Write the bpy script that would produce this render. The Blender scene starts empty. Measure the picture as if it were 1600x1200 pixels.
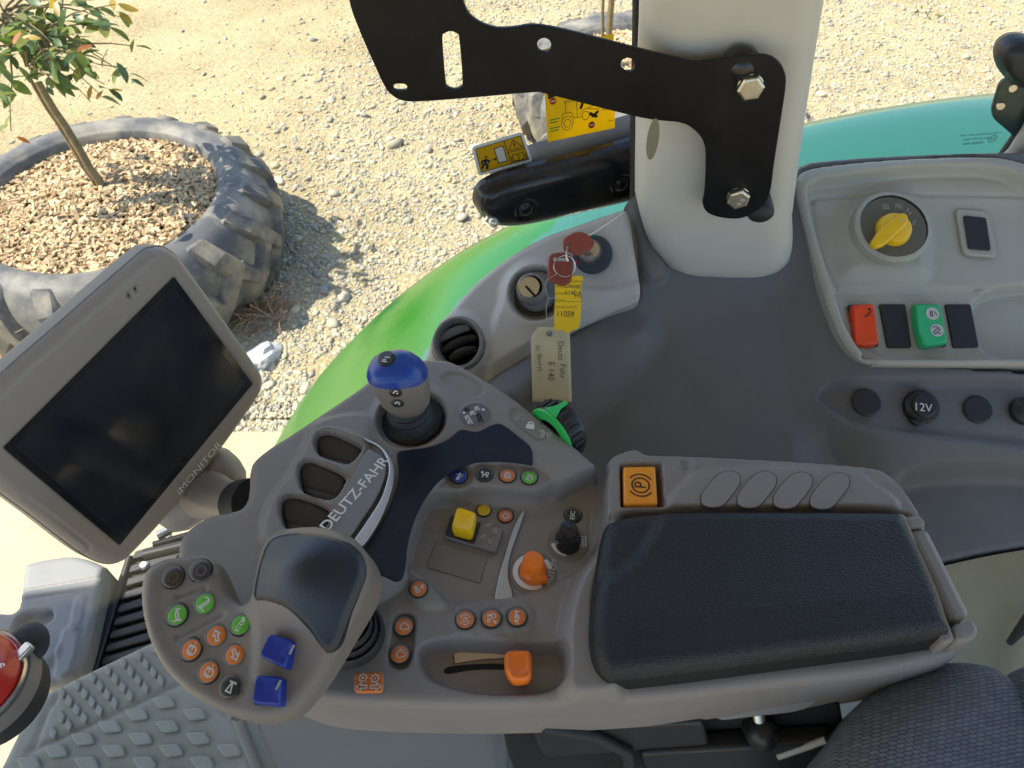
import bpy, bmesh, math, random
import numpy as np
from mathutils import Vector, Matrix, noise
random.seed(7); rng = np.random.default_rng(7)
SC = bpy.context.scene; COL = SC.collection
R_ = math.radians

# ------------------------------------------------------------------ camera, light, exposure
CAMZ = 2.75; PITCH = 50.0; FPX = 1200.0
cam_d = bpy.data.cameras.new('camera'); cam = bpy.data.objects.new('camera', cam_d); COL.objects.link(cam)
cam_d.sensor_width = 36; cam_d.lens = 36*FPX/1600; cam_d.clip_start = 0.02; cam_d.clip_end = 500
cam.location = (0, 0, CAMZ); cam.rotation_euler = (R_(90-PITCH), 0, 0)
cam_d.dof.use_dof = True; cam_d.dof.focus_distance = 0.85; cam_d.dof.aperture_fstop = 18
SC.camera = cam
SUN = Vector((-0.60, 0.06, 0.80)).normalized()
W = bpy.data.worlds.new('World'); SC.world = W; W.use_nodes = True
wn = W.node_tree; sky = wn.nodes.new('ShaderNodeTexSky'); sky.sky_type = 'NISHITA'; sky.sun_disc = False
sky.sun_elevation = math.asin(SUN.z); sky.sun_rotation = math.atan2(SUN.x, SUN.y) % (2*math.pi)
bg = wn.nodes['Background']; bg.inputs['Strength'].default_value = 0.15
wn.links.new(sky.outputs[0], bg.inputs[0])
sd = bpy.data.lights.new('sun', 'SUN'); sd.energy = 4.2; sd.angle = R_(0.5); sd.color = (1, .93, .80)
so = bpy.data.objects.new('sun', sd); COL.objects.link(so); so.rotation_euler = SUN.to_track_quat('Z', 'Y').to_euler(); so.location = SUN*20
SC.view_settings.view_transform = 'Standard'; SC.view_settings.look = 'None'; SC.view_settings.gamma = 1
SC.view_settings.exposure = 1.03
SC.cycles.max_bounces = 8; SC.cycles.transparent_max_bounces = 16; SC.cycles.caustics_refractive = False; SC.cycles.caustics_reflective = False

# ------------------------------------------------------------------ frames: where things stand
cp, sp_ = math.cos(R_(PITCH)), math.sin(R_(PITCH))
def ray(u, v): # sight line of a photo pixel, used only to measure positions on the real planes below
    a = (u-800)/FPX; k = (v-600)/FPX
    return Vector((a, cp-k*sp_, -sp_-k*cp))
CAM = Vector((0, 0, CAMZ))
class Plane:
    def __init__(s, o, n, xh=(1, 0, 0)):
        s.o = Vector(o); s.n = Vector(n).normalized(); xh = Vector(xh)
        s.ax = (xh - s.n*xh.dot(s.n)).normalized(); s.ay = s.n.cross(s.ax)
        s.m = Matrix.Translation(s.o) @ Matrix((s.ax, s.ay, s.n)).transposed().to_4x4()
    def hit(s, u, v, h=0):
        d = ray(u, v); t = ((s.o + s.n*h) - CAM).dot(s.n)/d.dot(s.n); return CAM + d*t
    def px(s, u, v, h=0):
        p = s.hit(u, v, h) - s.o; return (p.dot(s.ax), p.dot(s.ay))
    def pts(s, L, h=0): return [s.px(u, v, h) for u, v in L]
    def sc(s, u, v, h=0):
        p = s.hit(u, v, h) - CAM; return (p.y*cp - p.z*sp_)/FPX
    def at(s, x, y, h=0, rot=0, k=1.0):
        return s.m @ Matrix.Translation((x, y, h)) @ Matrix.Rotation(rot, 4, 'Z') @ Matrix.Scale(k, 4)
    def atpx(s, u, v, h=0, rot=0, k=1.0):
        x, y = s.px(u, v, h); return s.at(x, y, h, rot, k)
def lev(z): return Plane((0, 0, z), (0, 0, 1))

# ------------------------------------------------------------------ objects
WM = {}
def link(name, data, parent=None, mw=None):
    o = bpy.data.objects.new(name, data); COL.objects.link(o)
    mw = Matrix(mw) if mw is not None else Matrix.Identity(4)
    WM[o] = mw
    if parent:
        o.parent = parent; o.matrix_basis = WM[parent].inverted() @ mw
    else: o.matrix_basis = mw
    return o
def tag(o, label=None, cat=None, group=None, kind=None):
    if label: o['label'] = label
    if cat: o['category'] = cat
    if group: o['group'] = group
    if kind: o['kind'] = kind
    return o
def thing(name, label, cat, loc, group=None):
    return tag(link(name, None, None, Matrix.Translation(Vector(loc))), label, cat, group)
def mesh(name, vs, fs, mats, smooth=True, mi=None, sharp=None):
    me = bpy.data.meshes.new(name); me.from_pydata([tuple(v) for v in vs], [], [tuple(f) for f in fs])
    for m in (mats if isinstance(mats, (list, tuple)) else [mats]): me.materials.append(m)
    if mi is not None: me.polygons.foreach_set('material_index', mi)
    me.polygons.foreach_set('use_smooth', [smooth]*len(me.polygons))
    if sharp: me.set_sharp_from_angle(angle=R_(sharp))
    me.update(); return me
def cr(P, n=6, closed=True): # Catmull-Rom through the points; a doubled point makes a corner
    P = [np.array(p, float) for p in P]; N = len(P); out = []
    for i in range(N if closed else N-1):
        if closed: p0, p1, p2, p3 = P[i-1], P[i], P[(i+1) % N], P[(i+2) % N]
        else: p0, p1, p2, p3 = P[max(i-1, 0)], P[i], P[i+1], P[min(i+2, N-1)]
        if np.allclose(p1, p2): continue
        for k in range(n):
            t = k/n
            out.append(.5*((2*p1)+(p2-p0)*t+(2*p0-5*p1+4*p2-p3)*t*t+(3*p1-p0-3*p2+p3)*t**3))
    if not closed: out.append(P[-1])
    return out
def rrect(w, h, r, n=5, cx=0, cy=0):
    out = []
    for sx, sy, a0 in ((1, 1, 0), (-1, 1, 90), (-1, -1, 180), (1, -1, 270)):
        for k in range(n+1):
            a = R_(a0+90*k/n); out.append((cx+sx*(w/2-r)+r*math.cos(a), cy+sy*(h/2-r)+r*math.sin(a)))
    return out
def roundpoly(P, r, n=5): # polygon with rounded corners (r one number or per corner)
    out = []; N = len(P); P = [np.array(p, float) for p in P]
    for i in range(N):
        a, b, c = P[i-1], P[i], P[(i+1) % N]; rr = r[i] if isinstance(r, (list, tuple)) else r
        u = (a-b)/np.linalg.norm(a-b); w = (c-b)/np.linalg.norm(c-b)
        rr = min(rr, .45*np.linalg.norm(a-b), .45*np.linalg.norm(c-b))
        for k in range(n+1):
            t = k/n; out.append(tuple(b + u*rr*(1-t)**2 + w*rr*t**2))
    return out
def circ(r, n=32, cx=0, cy=0): return [(cx+r*math.cos(2*math.pi*i/n), cy+r*math.sin(2*math.pi*i/n)) for i in range(n)]

# filled 2-D outlines (with holes) turned into bevelled solid plates
def curve_mesh(name, loops, mat, t, bev=0.0, res=2):
    cu = bpy.data.curves.new(name, 'CURVE'); cu.dimensions = '2D'; cu.fill_mode = 'BOTH'
    for L in loops:
        s = cu.splines.new('POLY'); s.points.add(len(L)-1); s.use_cyclic_u = True
        for p, q in zip(s.points, L): p.co = (q[0], q[1], 0, 1)
    cu.extrude = max(t/2-bev, 1e-5); cu.bevel_depth = bev; cu.bevel_resolution = res; cu.offset = -bev
    o = bpy.data.objects.new(name, cu); COL.objects.link(o)
    me = bpy.data.meshes.new_from_object(o.evaluated_get(bpy.context.evaluated_depsgraph_get()))
    bpy.data.objects.remove(o); bpy.data.curves.remove(cu)
    me.name = name; me.materials.clear(); me.materials.append(mat)
    me.transform(Matrix.Translation((0, 0, t/2)))
    me.polygons.foreach_set('use_smooth', [True]*len(me.polygons)); me.set_sharp_from_angle(angle=R_(35))
    return me
def plate(name, parent, pl, loops, h, t, mat, bev=0.001):
    return link(name, curve_mesh(name, loops, mat, t, bev), parent, pl.at(0, 0, h))
def pplate(name, parent, pl, px, h, t, mat, bev=0.001, n=6, r=None):
    P = pl.pts(px, h+t); L = roundpoly(P, r) if r is not None else cr(P, n)
    return plate(name, parent, pl, [L], h, t, mat, bev)
TXT = {}
def text_mesh(s, mat, bold=0.0):
    if (s, mat.name, bold) in TXT: return TXT[(s, mat.name, bold)]
    cu = bpy.data.curves.new('lettering', 'FONT'); cu.body = s; cu.size = 1; cu.align_x = 'CENTER'; cu.align_y = 'CENTER'; cu.offset = bold; cu.extrude = .0
    cu.resolution_u = 4
    o = bpy.data.objects.new('lettering', cu); COL.objects.link(o)
    me = bpy.data.meshes.new_from_object(o.evaluated_get(bpy.context.evaluated_depsgraph_get()))
    bpy.data.objects.remove(o); bpy.data.curves.remove(cu); me.name = 'lettering'; me.materials.clear(); me.materials.append(mat)
    TXT[(s, mat.name, bold)] = me; return me
def lettering(parent, pl, s, u, v, h, size, rot, mat, bold=0.0, sx=1.0, shear=0):
    mw = pl.atpx(u, v, h, R_(rot), size) @ Matrix.Diagonal((sx, 1, 1, 1))
    if shear: mw = mw @ Matrix(((1, shear, 0, 0), (0, 1, 0, 0), (0, 0, 1, 0), (0, 0, 0, 1)))
    return link('lettering', text_mesh(s, mat, bold), parent, mw)
def ribbon(paths, w, fills=()):
    vs, fs = [], []
    for k, P in enumerate(paths):
        P = [np.array(p, float) for p in P]; closed = len(P) > 2 and np.allclose(P[0], P[-1])
        if closed: P = P[:-1]
        n = len(P); b = len(vs); z = k*0.002
        for i in range(n):
            a = P[i-1] if (closed or i > 0) else P[i]; c = P[(i+1) % n] if (closed or i < n-1) else P[i]
            d1 = P[i]-a; d2 = c-P[i]
            if np.linalg.norm(d1) < 1e-9: d1 = d2
            if np.linalg.norm(d2) < 1e-9: d2 = d1
            d1 = d1/np.linalg.norm(d1); d2 = d2/np.linalg.norm(d2); t = d1+d2
            if np.linalg.norm(t) < 1e-6: t = d1
            t /= np.linalg.norm(t); nn = np.array((-t[1], t[0])); m = w/2/max(.5, abs(nn @ np.array((-d1[1], d1[0]))))
            vs += [(*(P[i]+nn*m), z), (*(P[i]-nn*m), z)]
        for i in range(n if closed else n-1):
            j = (i+1) % n; fs.append((b+2*i+1, b+2*j+1, b+2*j, b+2*i))
    for k, P in enumerate(fills):
        b = len(vs); vs += [(x, y, (len(paths)+k)*0.002) for x, y in P]
        a = sum(P[i-1][0]*P[i][1]-P[i][0]*P[i-1][1] for i in range(len(P)))
        f = list(range(b, b+len(P))); fs.append(f if a > 0 else f[::-1])
    return vs, fs
def symbol(parent, pl, paths, u, v, h, k, rot, mat, w=.13, fills=(), name='symbol'):
    vs, fs = ribbon(paths, w, fills)
    return link(name, mesh(name, vs, fs, mat, False), parent, pl.atpx(u, v, h, R_(rot), k))
def lathe(name, prof, mats, n=32, mi=None, sharp=40):
    vs, fs, ix = [], [], []
    for i in range(n):
        a = 2*math.pi*i/n; c, s = math.cos(a), math.sin(a)
        vs += [(r*c, r*s, z) for r, z in prof]
    m = len(prof)
    for i in range(n):
        j = (i+1) % n
        for k in range(m-1):
            fs.append((i*m+k, j*m+k, j*m+k+1, i*m+k+1)); ix.append(mi[k] if mi else 0)
    me = mesh(name, vs, fs, mats, True, ix)
    bm = bmesh.new(); bm.from_mesh(me); bmesh.ops.remove_doubles(bm, verts=bm.verts, dist=1e-7)
    bmesh.ops.recalc_face_normals(bm, faces=bm.faces); bm.to_mesh(me); bm.free()
    me.polygons.foreach_set('use_smooth', [True]*len(me.polygons)); me.set_sharp_from_angle(angle=R_(sharp)); return me
def tube_geo(path, rad, n=8, cap=True):
    path = [Vector(p) for p in path]; N = len(path); vs, fs = [], []
    rad = rad if isinstance(rad, (list, tuple)) else [rad]*N
    up = None
    for i in range(N):
        d = (path[min(i+1, N-1)]-path[max(i-1, 0)]).normalized()
        if up is None: up = d.orthogonal().normalized()
        up = (up - d*up.dot(d)).normalized(); q = d.cross(up)
        for k in range(n):
            a = 2*math.pi*k/n; vs.append(path[i]+(up*math.cos(a)+q*math.sin(a))*rad[i])
    for i in range(N-1):
        for k in range(n): fs.append((i*n+k, i*n+(k+1) % n, (i+1)*n+(k+1) % n, (i+1)*n+k))
    if cap: fs += [tuple(range(n))[::-1], tuple(range((N-1)*n, N*n))]
    return vs, fs
def tube(name, path, rad, mat, parent=None, n=8):
    vs, fs = tube_geo(path, rad, n); return link(name, mesh(name, vs, fs, mat, True, sharp=50), parent)
def loft(name, secs, mats, cap=True, smooth=True, sharp=None):
    n = len(secs[0]); vs = [p for s in secs for p in s]; fs = []
    for i in range(len(secs)-1):
        for k in range(n): fs.append((i*n+k, i*n+(k+1) % n, (i+1)*n+(k+1) % n, (i+1)*n+k))
    if cap: fs += [tuple(range(n))[::-1], tuple(range((len(secs)-1)*n, len(secs)*n))]
    return mesh(name, vs, fs, mats, smooth, sharp=sharp)
def box(name, parent, mw, sx, sy, sz, mat, bev=.002): # rounded box standing on its frame
    return link(name, curve_mesh(name, [rrect(sx, sy, min(sx, sy)*.18)], mat, sz, bev), parent, mw)

# ------------------------------------------------------------------ moulded reliefs
def sdf(X, Y, poly):
    P = np.array(poly, float)[:, :2]; Q = np.roll(P, -1, 0); best = np.full(X.shape, 1e9); ins = np.zeros(X.shape, bool)
    nx = np.zeros(X.shape); ny = np.zeros(X.shape)
    for a, b in zip(P, Q):
        e = b-a; L = e @ e
        if L < 1e-14: continue
        t = np.clip(((X-a[0])*e[0]+(Y-a[1])*e[1])/L, 0, 1); qx = a[0]+t*e[0]; qy = a[1]+t*e[1]
        d = (X-qx)**2+(Y-qy)**2; m = d < best; best = np.where(m, d, best); nx = np.where(m, qx, nx); ny = np.where(m, qy, ny)
        c = (a[1] > Y) != (b[1] > Y)
        if e[1] != 0: ins ^= c & (X < (Y-a[1])/e[1]*e[0]+a[0])
    d = np.sqrt(best); return np.where(ins, -d, d), nx, ny
def sstep(t): t = np.clip(t, 0, 1); return t*t*(3-2*t)
class Relief:
    def __init__(s, pl, outline, cell, h=0, n=6, corner=None):
        s.pl = pl; P = pl.pts(outline, h); s.poly = roundpoly(P, corner) if corner is not None else cr(P, n)
        s.cell = cell; s.f = []
    def loc(s, px, h, n=5): return cr(s.pl.pts(px, h), n)
    def setp(s, poly, h, w=.004, add=False, bias=0):
        P = np.array(poly); lo = P.min(0)-w*1.5; hi = P.max(0)+w*1.5
        def f(X, Y, H):
            m = (X > lo[0]) & (X < hi[0]) & (Y > lo[1]) & (Y < hi[1])
            if not m.any(): return H
            d = sdf(X[m], Y[m], poly)[0]+bias; k = sstep(.5-d/w); H = H.copy()
            H[m] = H[m]+k*h if add else H[m]*(1-k)+h*k
            return H
        s.f.append(f); return s
    def set(s, px, h, w=.004, hp=None, n=5): return s.setp(s.loc(px, h if hp is None else hp, n), h, w)
    def add(s, px, h, w=.004, hp=0, n=5): return s.setp(s.loc(px, hp, n), h, w, True)
    def disc(s, u, v, r_px, h, w, hp=None, add=False):
        hp = h if hp is None else hp; x, y = s.pl.px(u, v, hp); r = r_px*s.pl.sc(u, v, hp)
        return s.setp(circ(r, 40, x, y), h, w, add)
    def groove(s, px, w, d, hp=0, n=5, closed=True): # a joint line pressed into the surface
        P = cr(s.pl.pts(px, hp), n, closed); A = np.array(P); lo = A.min(0)-w*2; hi = A.max(0)+w*2
        def f(X, Y, H):
            m = (X > lo[0]) & (X < hi[0]) & (Y > lo[1]) & (Y < hi[1])
            if not m.any(): return H
            if closed: dd = np.abs(sdf(X[m], Y[m], P)[0])
            else:
                q = P + P[::-1][1:-1]; dd = sdf(X[m], Y[m], q)[0]; dd = np.abs(dd)
            H = H.copy(); H[m] -= d*sstep(1-dd/w); return H
        s.f.append(f); return s
    def round(s, r):
        def f(X, Y, H):
            d = np.clip(-sdf(X, Y, s.poly)[0], 0, r); return H-(r-np.sqrt(np.maximum(r*r-(r-d)**2, 0)))
        s.f.append(f); return s
    def fn(s, g): s.f.append(g); return s
    def build(s, name, parent, mat, bottom, wall=None):
        A = np.array(s.poly); c = s.cell; lo = A.min(0)-c; hi = A.max(0)+c
        nx = int((hi[0]-lo[0])/c)+2; ny = int((hi[1]-lo[1])/c)+2
        X, Y = np.meshgrid(lo[0]+np.arange(nx)*c, lo[1]+np.arange(ny)*c); X = X.ravel(); Y = Y.ravel()
        CX = (X.reshape(ny, nx)[:-1, :-1]+c/2).ravel(); CY = (Y.reshape(ny, nx)[:-1, :-1]+c/2).ravel()
        keep = sdf(CX, CY, s.poly)[0] < 0
        ii, jj = np.divmod(np.arange((ny-1)*(nx-1)), nx-1); ii = ii[keep]; jj = jj[keep]
        F = np.stack([ii*nx+jj, ii*nx+jj+1, (ii+1)*nx+jj+1, (ii+1)*nx+jj], 1)
        cnt = np.bincount(F.ravel(), minlength=nx*ny); used = np.nonzero(cnt)[0]; mp = -np.ones(nx*ny, int); mp[used] = np.arange(len(used))
        F = mp[F]; X = X[used]; Y = Y[used]; bd = cnt[used] < 4
        d, qx, qy = sdf(X[bd], Y[bd], s.poly); X[bd] = qx; Y[bd] = qy
        H = np.zeros(X.shape)
        for g in s.f: H = g(X, Y, H)
        V = np.stack([X, Y, H], 1).tolist(); Fl = F.tolist()
        E = {}
        for f in Fl:
            for k in range(4):
                e = (f[k], f[(k+1) % 4]); E[e] = 1
        nF = len(Fl); dup = {}
        def dv(i):
            if i not in dup:
                dup[i] = len(V); V.append(list(V[i])); V.append([V[i][0], V[i][1], bottom])
            return dup[i]
        for (a, b) in list(E):
            if (b, a) not in E and (abs(V[a][0]-V[b][0])+abs(V[a][1]-V[b][1])) > 1e-9:
                p, q = dv(a), dv(b); Fl.append([b, a, 0, 0]); Fl[-1] = [q, p, p+1, q+1]
        me = mesh(name, V, Fl, [mat, wall] if wall else mat, True, [0]*nF+[1 if wall else 0]*(len(Fl)-nF))
        return link(name, me, parent, s.pl.m)

# ------------------------------------------------------------------ materials
def N(nt, t, **k):
    n = nt.nodes.new(t)
    for a, b in k.items():
        if a in n.inputs: n.inputs[a].default_value = b
        else: setattr(n, a, b)
    return n
def pmat(name, col, rough=.5, metal=0, spec=.5, grain=0, gs=900, var=.0, vs=6, coat=0, dirt=None, dirt_scale=3, dirt_amt=.5, rvar=0):
    m = bpy.data.materials.new(name); m.use_nodes = True; nt = m.node_tree; b = nt.nodes['Principled BSDF']
    b.inputs['Base Color'].default_value = (*col, 1); b.inputs['Roughness'].default_value = rough; b.inputs['Metallic'].default_value = metal
    b.inputs['Specular IOR Level'].default_value = spec; b.inputs['Coat Weight'].default_value = coat; b.inputs['Coat Roughness'].default_value = .08
    if not (grain or var or dirt or rvar): return m
    tc = N(nt, 'ShaderNodeNewGeometry'); P = tc.outputs['Position']
    if grain:
        n = N(nt, 'ShaderNodeTexNoise', Scale=gs, Detail=2); nt.links.new(P, n.inputs['Vector'])
        bp = N(nt, 'ShaderNodeBump', Strength=grain, Distance=.0006); nt.links.new(n.outputs['Fac'], bp.inputs['Height']); nt.links.new(bp.outputs[0], b.inputs['Normal'])
    src = None
    if var:
        n = N(nt, 'ShaderNodeTexNoise', Scale=vs, Detail=5, Roughness=.6); nt.links.new(P, n.inputs['Vector'])
        r = N(nt, 'ShaderNodeMapRange'); r.inputs[1].default_value = .3; r.inputs[2].default_value = .7; r.inputs[3].default_value = 1-var; r.inputs[4].default_value = 1+var
        nt.links.new(n.outputs['Fac'], r.inputs[0])
        mx = N(nt, 'ShaderNodeMix', data_type='RGBA', blend_type='MULTIPLY'); mx.inputs[0].default_value = 1; mx.inputs[6].default_value = (*col, 1)
        nt.links.new(r.outputs[0], mx.inputs[7]); src = mx.outputs[2]
    if dirt:
        n = N(nt, 'ShaderNodeTexNoise', Scale=dirt_scale, Detail=8, Roughness=.65); nt.links.new(P, n.inputs['Vector'])
        r = N(nt, 'ShaderNodeMapRange'); r.inputs[1].default_value = .45; r.inputs[2].default_value = .72; r.inputs[4].default_value = dirt_amt
        nt.links.new(n.outputs['Fac'], r.inputs[0])
        mx = N(nt, 'ShaderNodeMix', data_type='RGBA'); nt.links.new(r.outputs[0], mx.inputs[0]); mx.inputs[6].default_value = (*col, 1)
        if src: nt.links.new(src, mx.inputs[6])
        mx.inputs[7].default_value = (*dirt, 1); src = mx.outputs[2]
    if src: nt.links.new(src, b.inputs['Base Color'])
    if rvar:
        n = N(nt, 'ShaderNodeTexNoise', Scale=18, Detail=6, Roughness=.7); nt.links.new(P, n.inputs['Vector'])
        r = N(nt, 'ShaderNodeMapRange'); r.inputs[1].default_value = .3; r.inputs[2].default_value = .7; r.inputs[3].default_value = rough-rvar; r.inputs[4].default_value = rough+rvar
        nt.links.new(n.outputs['Fac'], r.inputs[0]); nt.links.new(r.outputs[0], b.inputs['Roughness'])
    return m
def islands(name, cols, rough=.8, var=.25): # pebbles, chips: every piece its own shade
    m = bpy.data.materials.new(name); m.use_nodes = True; nt = m.node_tree; b = nt.nodes['Principled BSDF']; b.inputs['Roughness'].default_value = rough
    g = N(nt, 'ShaderNodeNewGeometry'); r = N(nt, 'ShaderNodeValToRGB'); e = r.color_ramp; e.interpolation = 'LINEAR'
    while len(e.elements) < len(cols): e.elements.new(.5)
    for i, c in enumerate(cols): e.elements[i].position = i/(len(cols)-1); e.elements[i].color = (*c, 1)
    nt.links.new(g.outputs['Random Per Island'], r.inputs[0])
    n = N(nt, 'ShaderNodeTexNoise', Scale=60, Detail=4); nt.links.new(g.outputs['Position'], n.inputs['Vector'])
    k = N(nt, 'ShaderNodeMapRange'); k.inputs[3].default_value = 1-var; k.inputs[4].default_value = 1+var; nt.links.new(n.outputs['Fac'], k.inputs[0])
    mx = N(nt, 'ShaderNodeMix', data_type='RGBA', blend_type='MULTIPLY'); mx.inputs[0].default_value = 1
    nt.links.new(r.outputs[0], mx.inputs[6]); nt.links.new(k.outputs[0], mx.inputs[7]); nt.links.new(mx.outputs[2], b.inputs['Base Color']); return m
M = {}
M['console'] = pmat('taupe plastic', (.240, .214, .194), .48, spec=.4, grain=.22, gs=1400, var=.05, rvar=.07, dirt=(.34, .31, .27), dirt_scale=22, dirt_amt=.14)
M['console_dk'] = pmat('taupe plastic side', (.215, .195, .178), .5, grain=.2, gs=1400, var=.04)
M['lever'] = pmat('warm grey plastic', (.190, .166, .146), .45, spec=.4, grain=.2, gs=1500, var=.05, rvar=.07, dirt=(.30, .27, .23), dirt_scale=26, dirt_amt=.14)
M['wall'] = pmat('charcoal plastic', (.135, .137, .140), .52, spec=.35, grain=.4, gs=1100, var=.07, rvar=.06, dirt=(.22, .21, .19), dirt_scale=13, dirt_amt=.22)
M['wall_lo'] = pmat('olive grey lining', (.25, .228, .16), .6, grain=.3, gs=900, var=.07)
M['beige'] = pmat('beige plastic', (.40, .388, .325), .5, grain=.2, gs=1300, var=.04, rvar=.06, dirt=(.30, .28, .22), dirt_scale=24, dirt_amt=.22)
M['beige_dk'] = pmat('grey beige plastic', (.36, .35, .32), .5, grain=.2, gs=1300, var=.03)
M['pillar'] = pmat('ivory plastic', (.54, .52, .46), .5, grain=.15, gs=1200, var=.04, rvar=.07, dirt=(.42, .39, .32), dirt_scale=10, dirt_amt=.25)
M['panel'] = pmat('light grey plastic', (.44, .435, .415), .5, grain=.2, gs=1300, var=.03, rvar=.04)
M['bezel'] = pmat('mid grey plastic', (.20, .20, .195), .45, grain=.2, var=.03)
M['monitor'] = pmat('monitor housing', (.29, .252, .22), .42, grain=.15, gs=1500, var=.03)
M['screen'] = pmat('dark glass', (.012, .013, .016), .09, spec=.6, rvar=.03)
M['screen_in'] = pmat('screen panel', (.014, .017, .024), .16, spec=.5, rvar=.08, dirt=(.05, .05, .048), dirt_scale=16, dirt_amt=.30)
M['black'] = pmat('black plastic', (.018, .018, .019), .42, grain=.2, var=.1)
M['blackgloss'] = pmat('gloss black plastic', (.012, .012, .014), .22, var=.1, rvar=.05, dirt=(.10, .095, .085), dirt_scale=14, dirt_amt=.10)
M['rail'] = pmat('sky tinted satin rail', (.030, .034, .042), .34, var=.1, rvar=.05, dirt=(.10, .095, .085), dirt_scale=14, dirt_amt=.12)  # lighter and bluer than the arm's black: sky light put into the colour
M['rubber'] = pmat('black rubber', (.022, .022, .024), .6, grain=.2)
M['steelblk'] = pmat('black painted steel', (.006, .006, .007), .42, spec=.25, dirt=(.05, .045, .04), dirt_scale=17, dirt_amt=.18, grain=.12, gs=700, var=.2, rvar=.06)
M['navy'] = pmat('navy gloss trim', (.009, .013, .024), .34, spec=.3, rvar=.08, dirt=(.05, .05, .05), dirt_scale=30, dirt_amt=.2)
M['palm'] = pmat('dark soft touch', (.012, .017, .028), .36, spec=.45, grain=.25, gs=500, rvar=.05)
M['blue'] = pmat('blue plastic', (.008, .050, .30), .30, var=.05)
M['cobalt'] = pmat('cobalt plastic', (.004, .030, .27), .22, var=.05)
M['orange'] = pmat('orange plastic', (.82, .17, .012), .34, var=.04)
M['btn_orange'] = pmat('button orange', (.60, .165, .03), .4, var=.1, vs=60, rvar=.1)
M['btn_red'] = pmat('button salmon', (.62, .18, .07), .4)
M['btn_green'] = pmat('button green', (.10, .38, .035), .4, var=.1, vs=60, rvar=.1)
M['btn_blue'] = pmat('button blue', (.012, .05, .26), .4)
M['btn_black'] = pmat('button black', (.02, .02, .022), .4)
M['btn_yellow'] = pmat('button yellow', (.68, .47, .02), .4)
M['btn_brown'] = pmat('button dark brown', (.03, .022, .018), .35)
M['btn_violet'] = pmat('button dark violet', (.03, .025, .032), .35)
M['amber_ring'] = pmat('brown ring', (.13, .06, .025), .4); M['mauve_ring'] = pmat('mauve ring', (.16, .12, .16), .4)
M['rim'] = pmat('button rim', (.13, .12, .11), .45)
M['yellow'] = pmat('yellow plastic', (.88, .52, .006), .36, var=.04)
M['red_sw'] = pmat('red orange switch', (.88, .07, .01), .35, var=.04)
M['green_sw'] = pmat('mint green switch', (.03, .48, .17), .35, var=.04)
M['green_wh'] = pmat('bright green plastic', (.03, .52, .10), .35)
M['park'] = pmat('amber switch', (.86, .30, .015), .35, var=.04)
M['satin'] = pmat('satin trim', (.46, .45, .44), .40, 1, rvar=.08)
M['chrome'] = pmat('satin metal', (.62, .60, .57), .28, 1, rvar=.06)
M['zinc'] = pmat('zinc plated steel', (.62, .58, .47), .33, 1, var=.15, vs=90, rvar=.1)
M['white'] = pmat('white print', (.72, .72, .70), .5)
M['offwhite'] = pmat('pale print', (.55, .53, .50), .5)
M['greyprint'] = pmat('grey print', (.33, .32, .30), .5)
M['darkprint'] = pmat('dark print', (.03, .028, .026), .5)
M['blackprint'] = pmat('black print', (.012, .012, .012), .5)
M['redprint'] = pmat('red print', (.5, .015, .02), .5); M['greenprint'] = pmat('green print', (.03, .28, .07), .5)
M['sticker'] = pmat('sticker orange', (.80, .46, .01), .4); M['sign'] = pmat('sign yellow', (.80, .60, .02), .45); M['stk_white'] = pmat('sticker white', (.62, .64, .62), .4)
M['paper'] = pmat('cream card', (.60, .54, .34), .8, var=.06, vs=30); M['tagy'] = pmat('yellow tag', (.86, .55, .01), .5)
M['key'] = pmat('brick red rubber', (.25, .052, .035), .45, grain=.2, var=.06)
M['ink'] = pmat('pen ink', (.03, .03, .035), .6); M['inktan'] = pmat('tag print', (.32, .19, .02), .6)
M['slide'] = pmat('tan slider strip', (.66, .53, .36), .5)
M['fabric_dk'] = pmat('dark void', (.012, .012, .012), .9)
M['roof'] = pmat('unseen cab roof lining', (.42, .41, .39), .8, grain=.3, gs=300, var=.04)
M['mat'] = pmat('grey rubber mat', (.285, .28, .225), .6, grain=.35, gs=700, var=.07, dirt=(.30, .28, .23), dirt_scale=11, dirt_amt=.25)
M['tank'] = pmat('pale grey panel', (.21, .215, .22), .55, var=.04, dirt=(.33, .30, .24), dirt_scale=8, dirt_amt=.3)
M['red'] = pmat('red paint', (.50, .018, .012), .3, coat=.4, var=.05)
M['pedestal'] = pmat('pale grey pedestal', (.17, .17, .17), .5, grain=.2, var=.05)
M['bark'] = pmat('young bark', (.21, .155, .075), .85, var=.3, vs=40, grain=.6, gs=150)
M['soil'] = pmat('dark soil', (.12, .085, .05), .95, var=.3, vs=20)
M['weed'] = pmat('dry weed', (.36, .22, .12), .85, var=.25, vs=30)
M['rock'] = pmat('pale rock', (.42, .42, .40), .85, var=.2, vs=12, grain=.6, gs=120)
M['concrete'] = pmat('pale concrete', (.47, .40, .26), .9, var=.10, vs=3, grain=.5, gs=200, dirt=(.39, .32, .20), dirt_scale=5, dirt_amt=.5)
for i, c in enumerate(((.045, .10, .022), (.085, .15, .03), (.17, .20, .035), (.36, .14, .035), (.40, .28, .05))):
    m = pmat('leaf %s' % ('deep green', 'mid green', 'yellow green', 'coppery', 'golden')[i], c, .42, var=.25, vs=25); M['leaf%d' % i] = m
    b = m.node_tree.nodes['Principled BSDF']; nt = m.node_tree; tr = N(nt, 'ShaderNodeBsdfTranslucent'); tr.inputs[0].default_value = (c[0]*1.5, c[1]*1.5, c[2], 1)
    mx = N(nt, 'ShaderNodeMixShader'); mx.inputs[0].default_value = .3; nt.links.new(b.outputs[0], mx.inputs[1]); nt.links.new(tr.outputs[0], mx.inputs[2]); nt.links.new(mx.outputs[0], nt.nodes['Material Output'].inputs[0])
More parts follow.
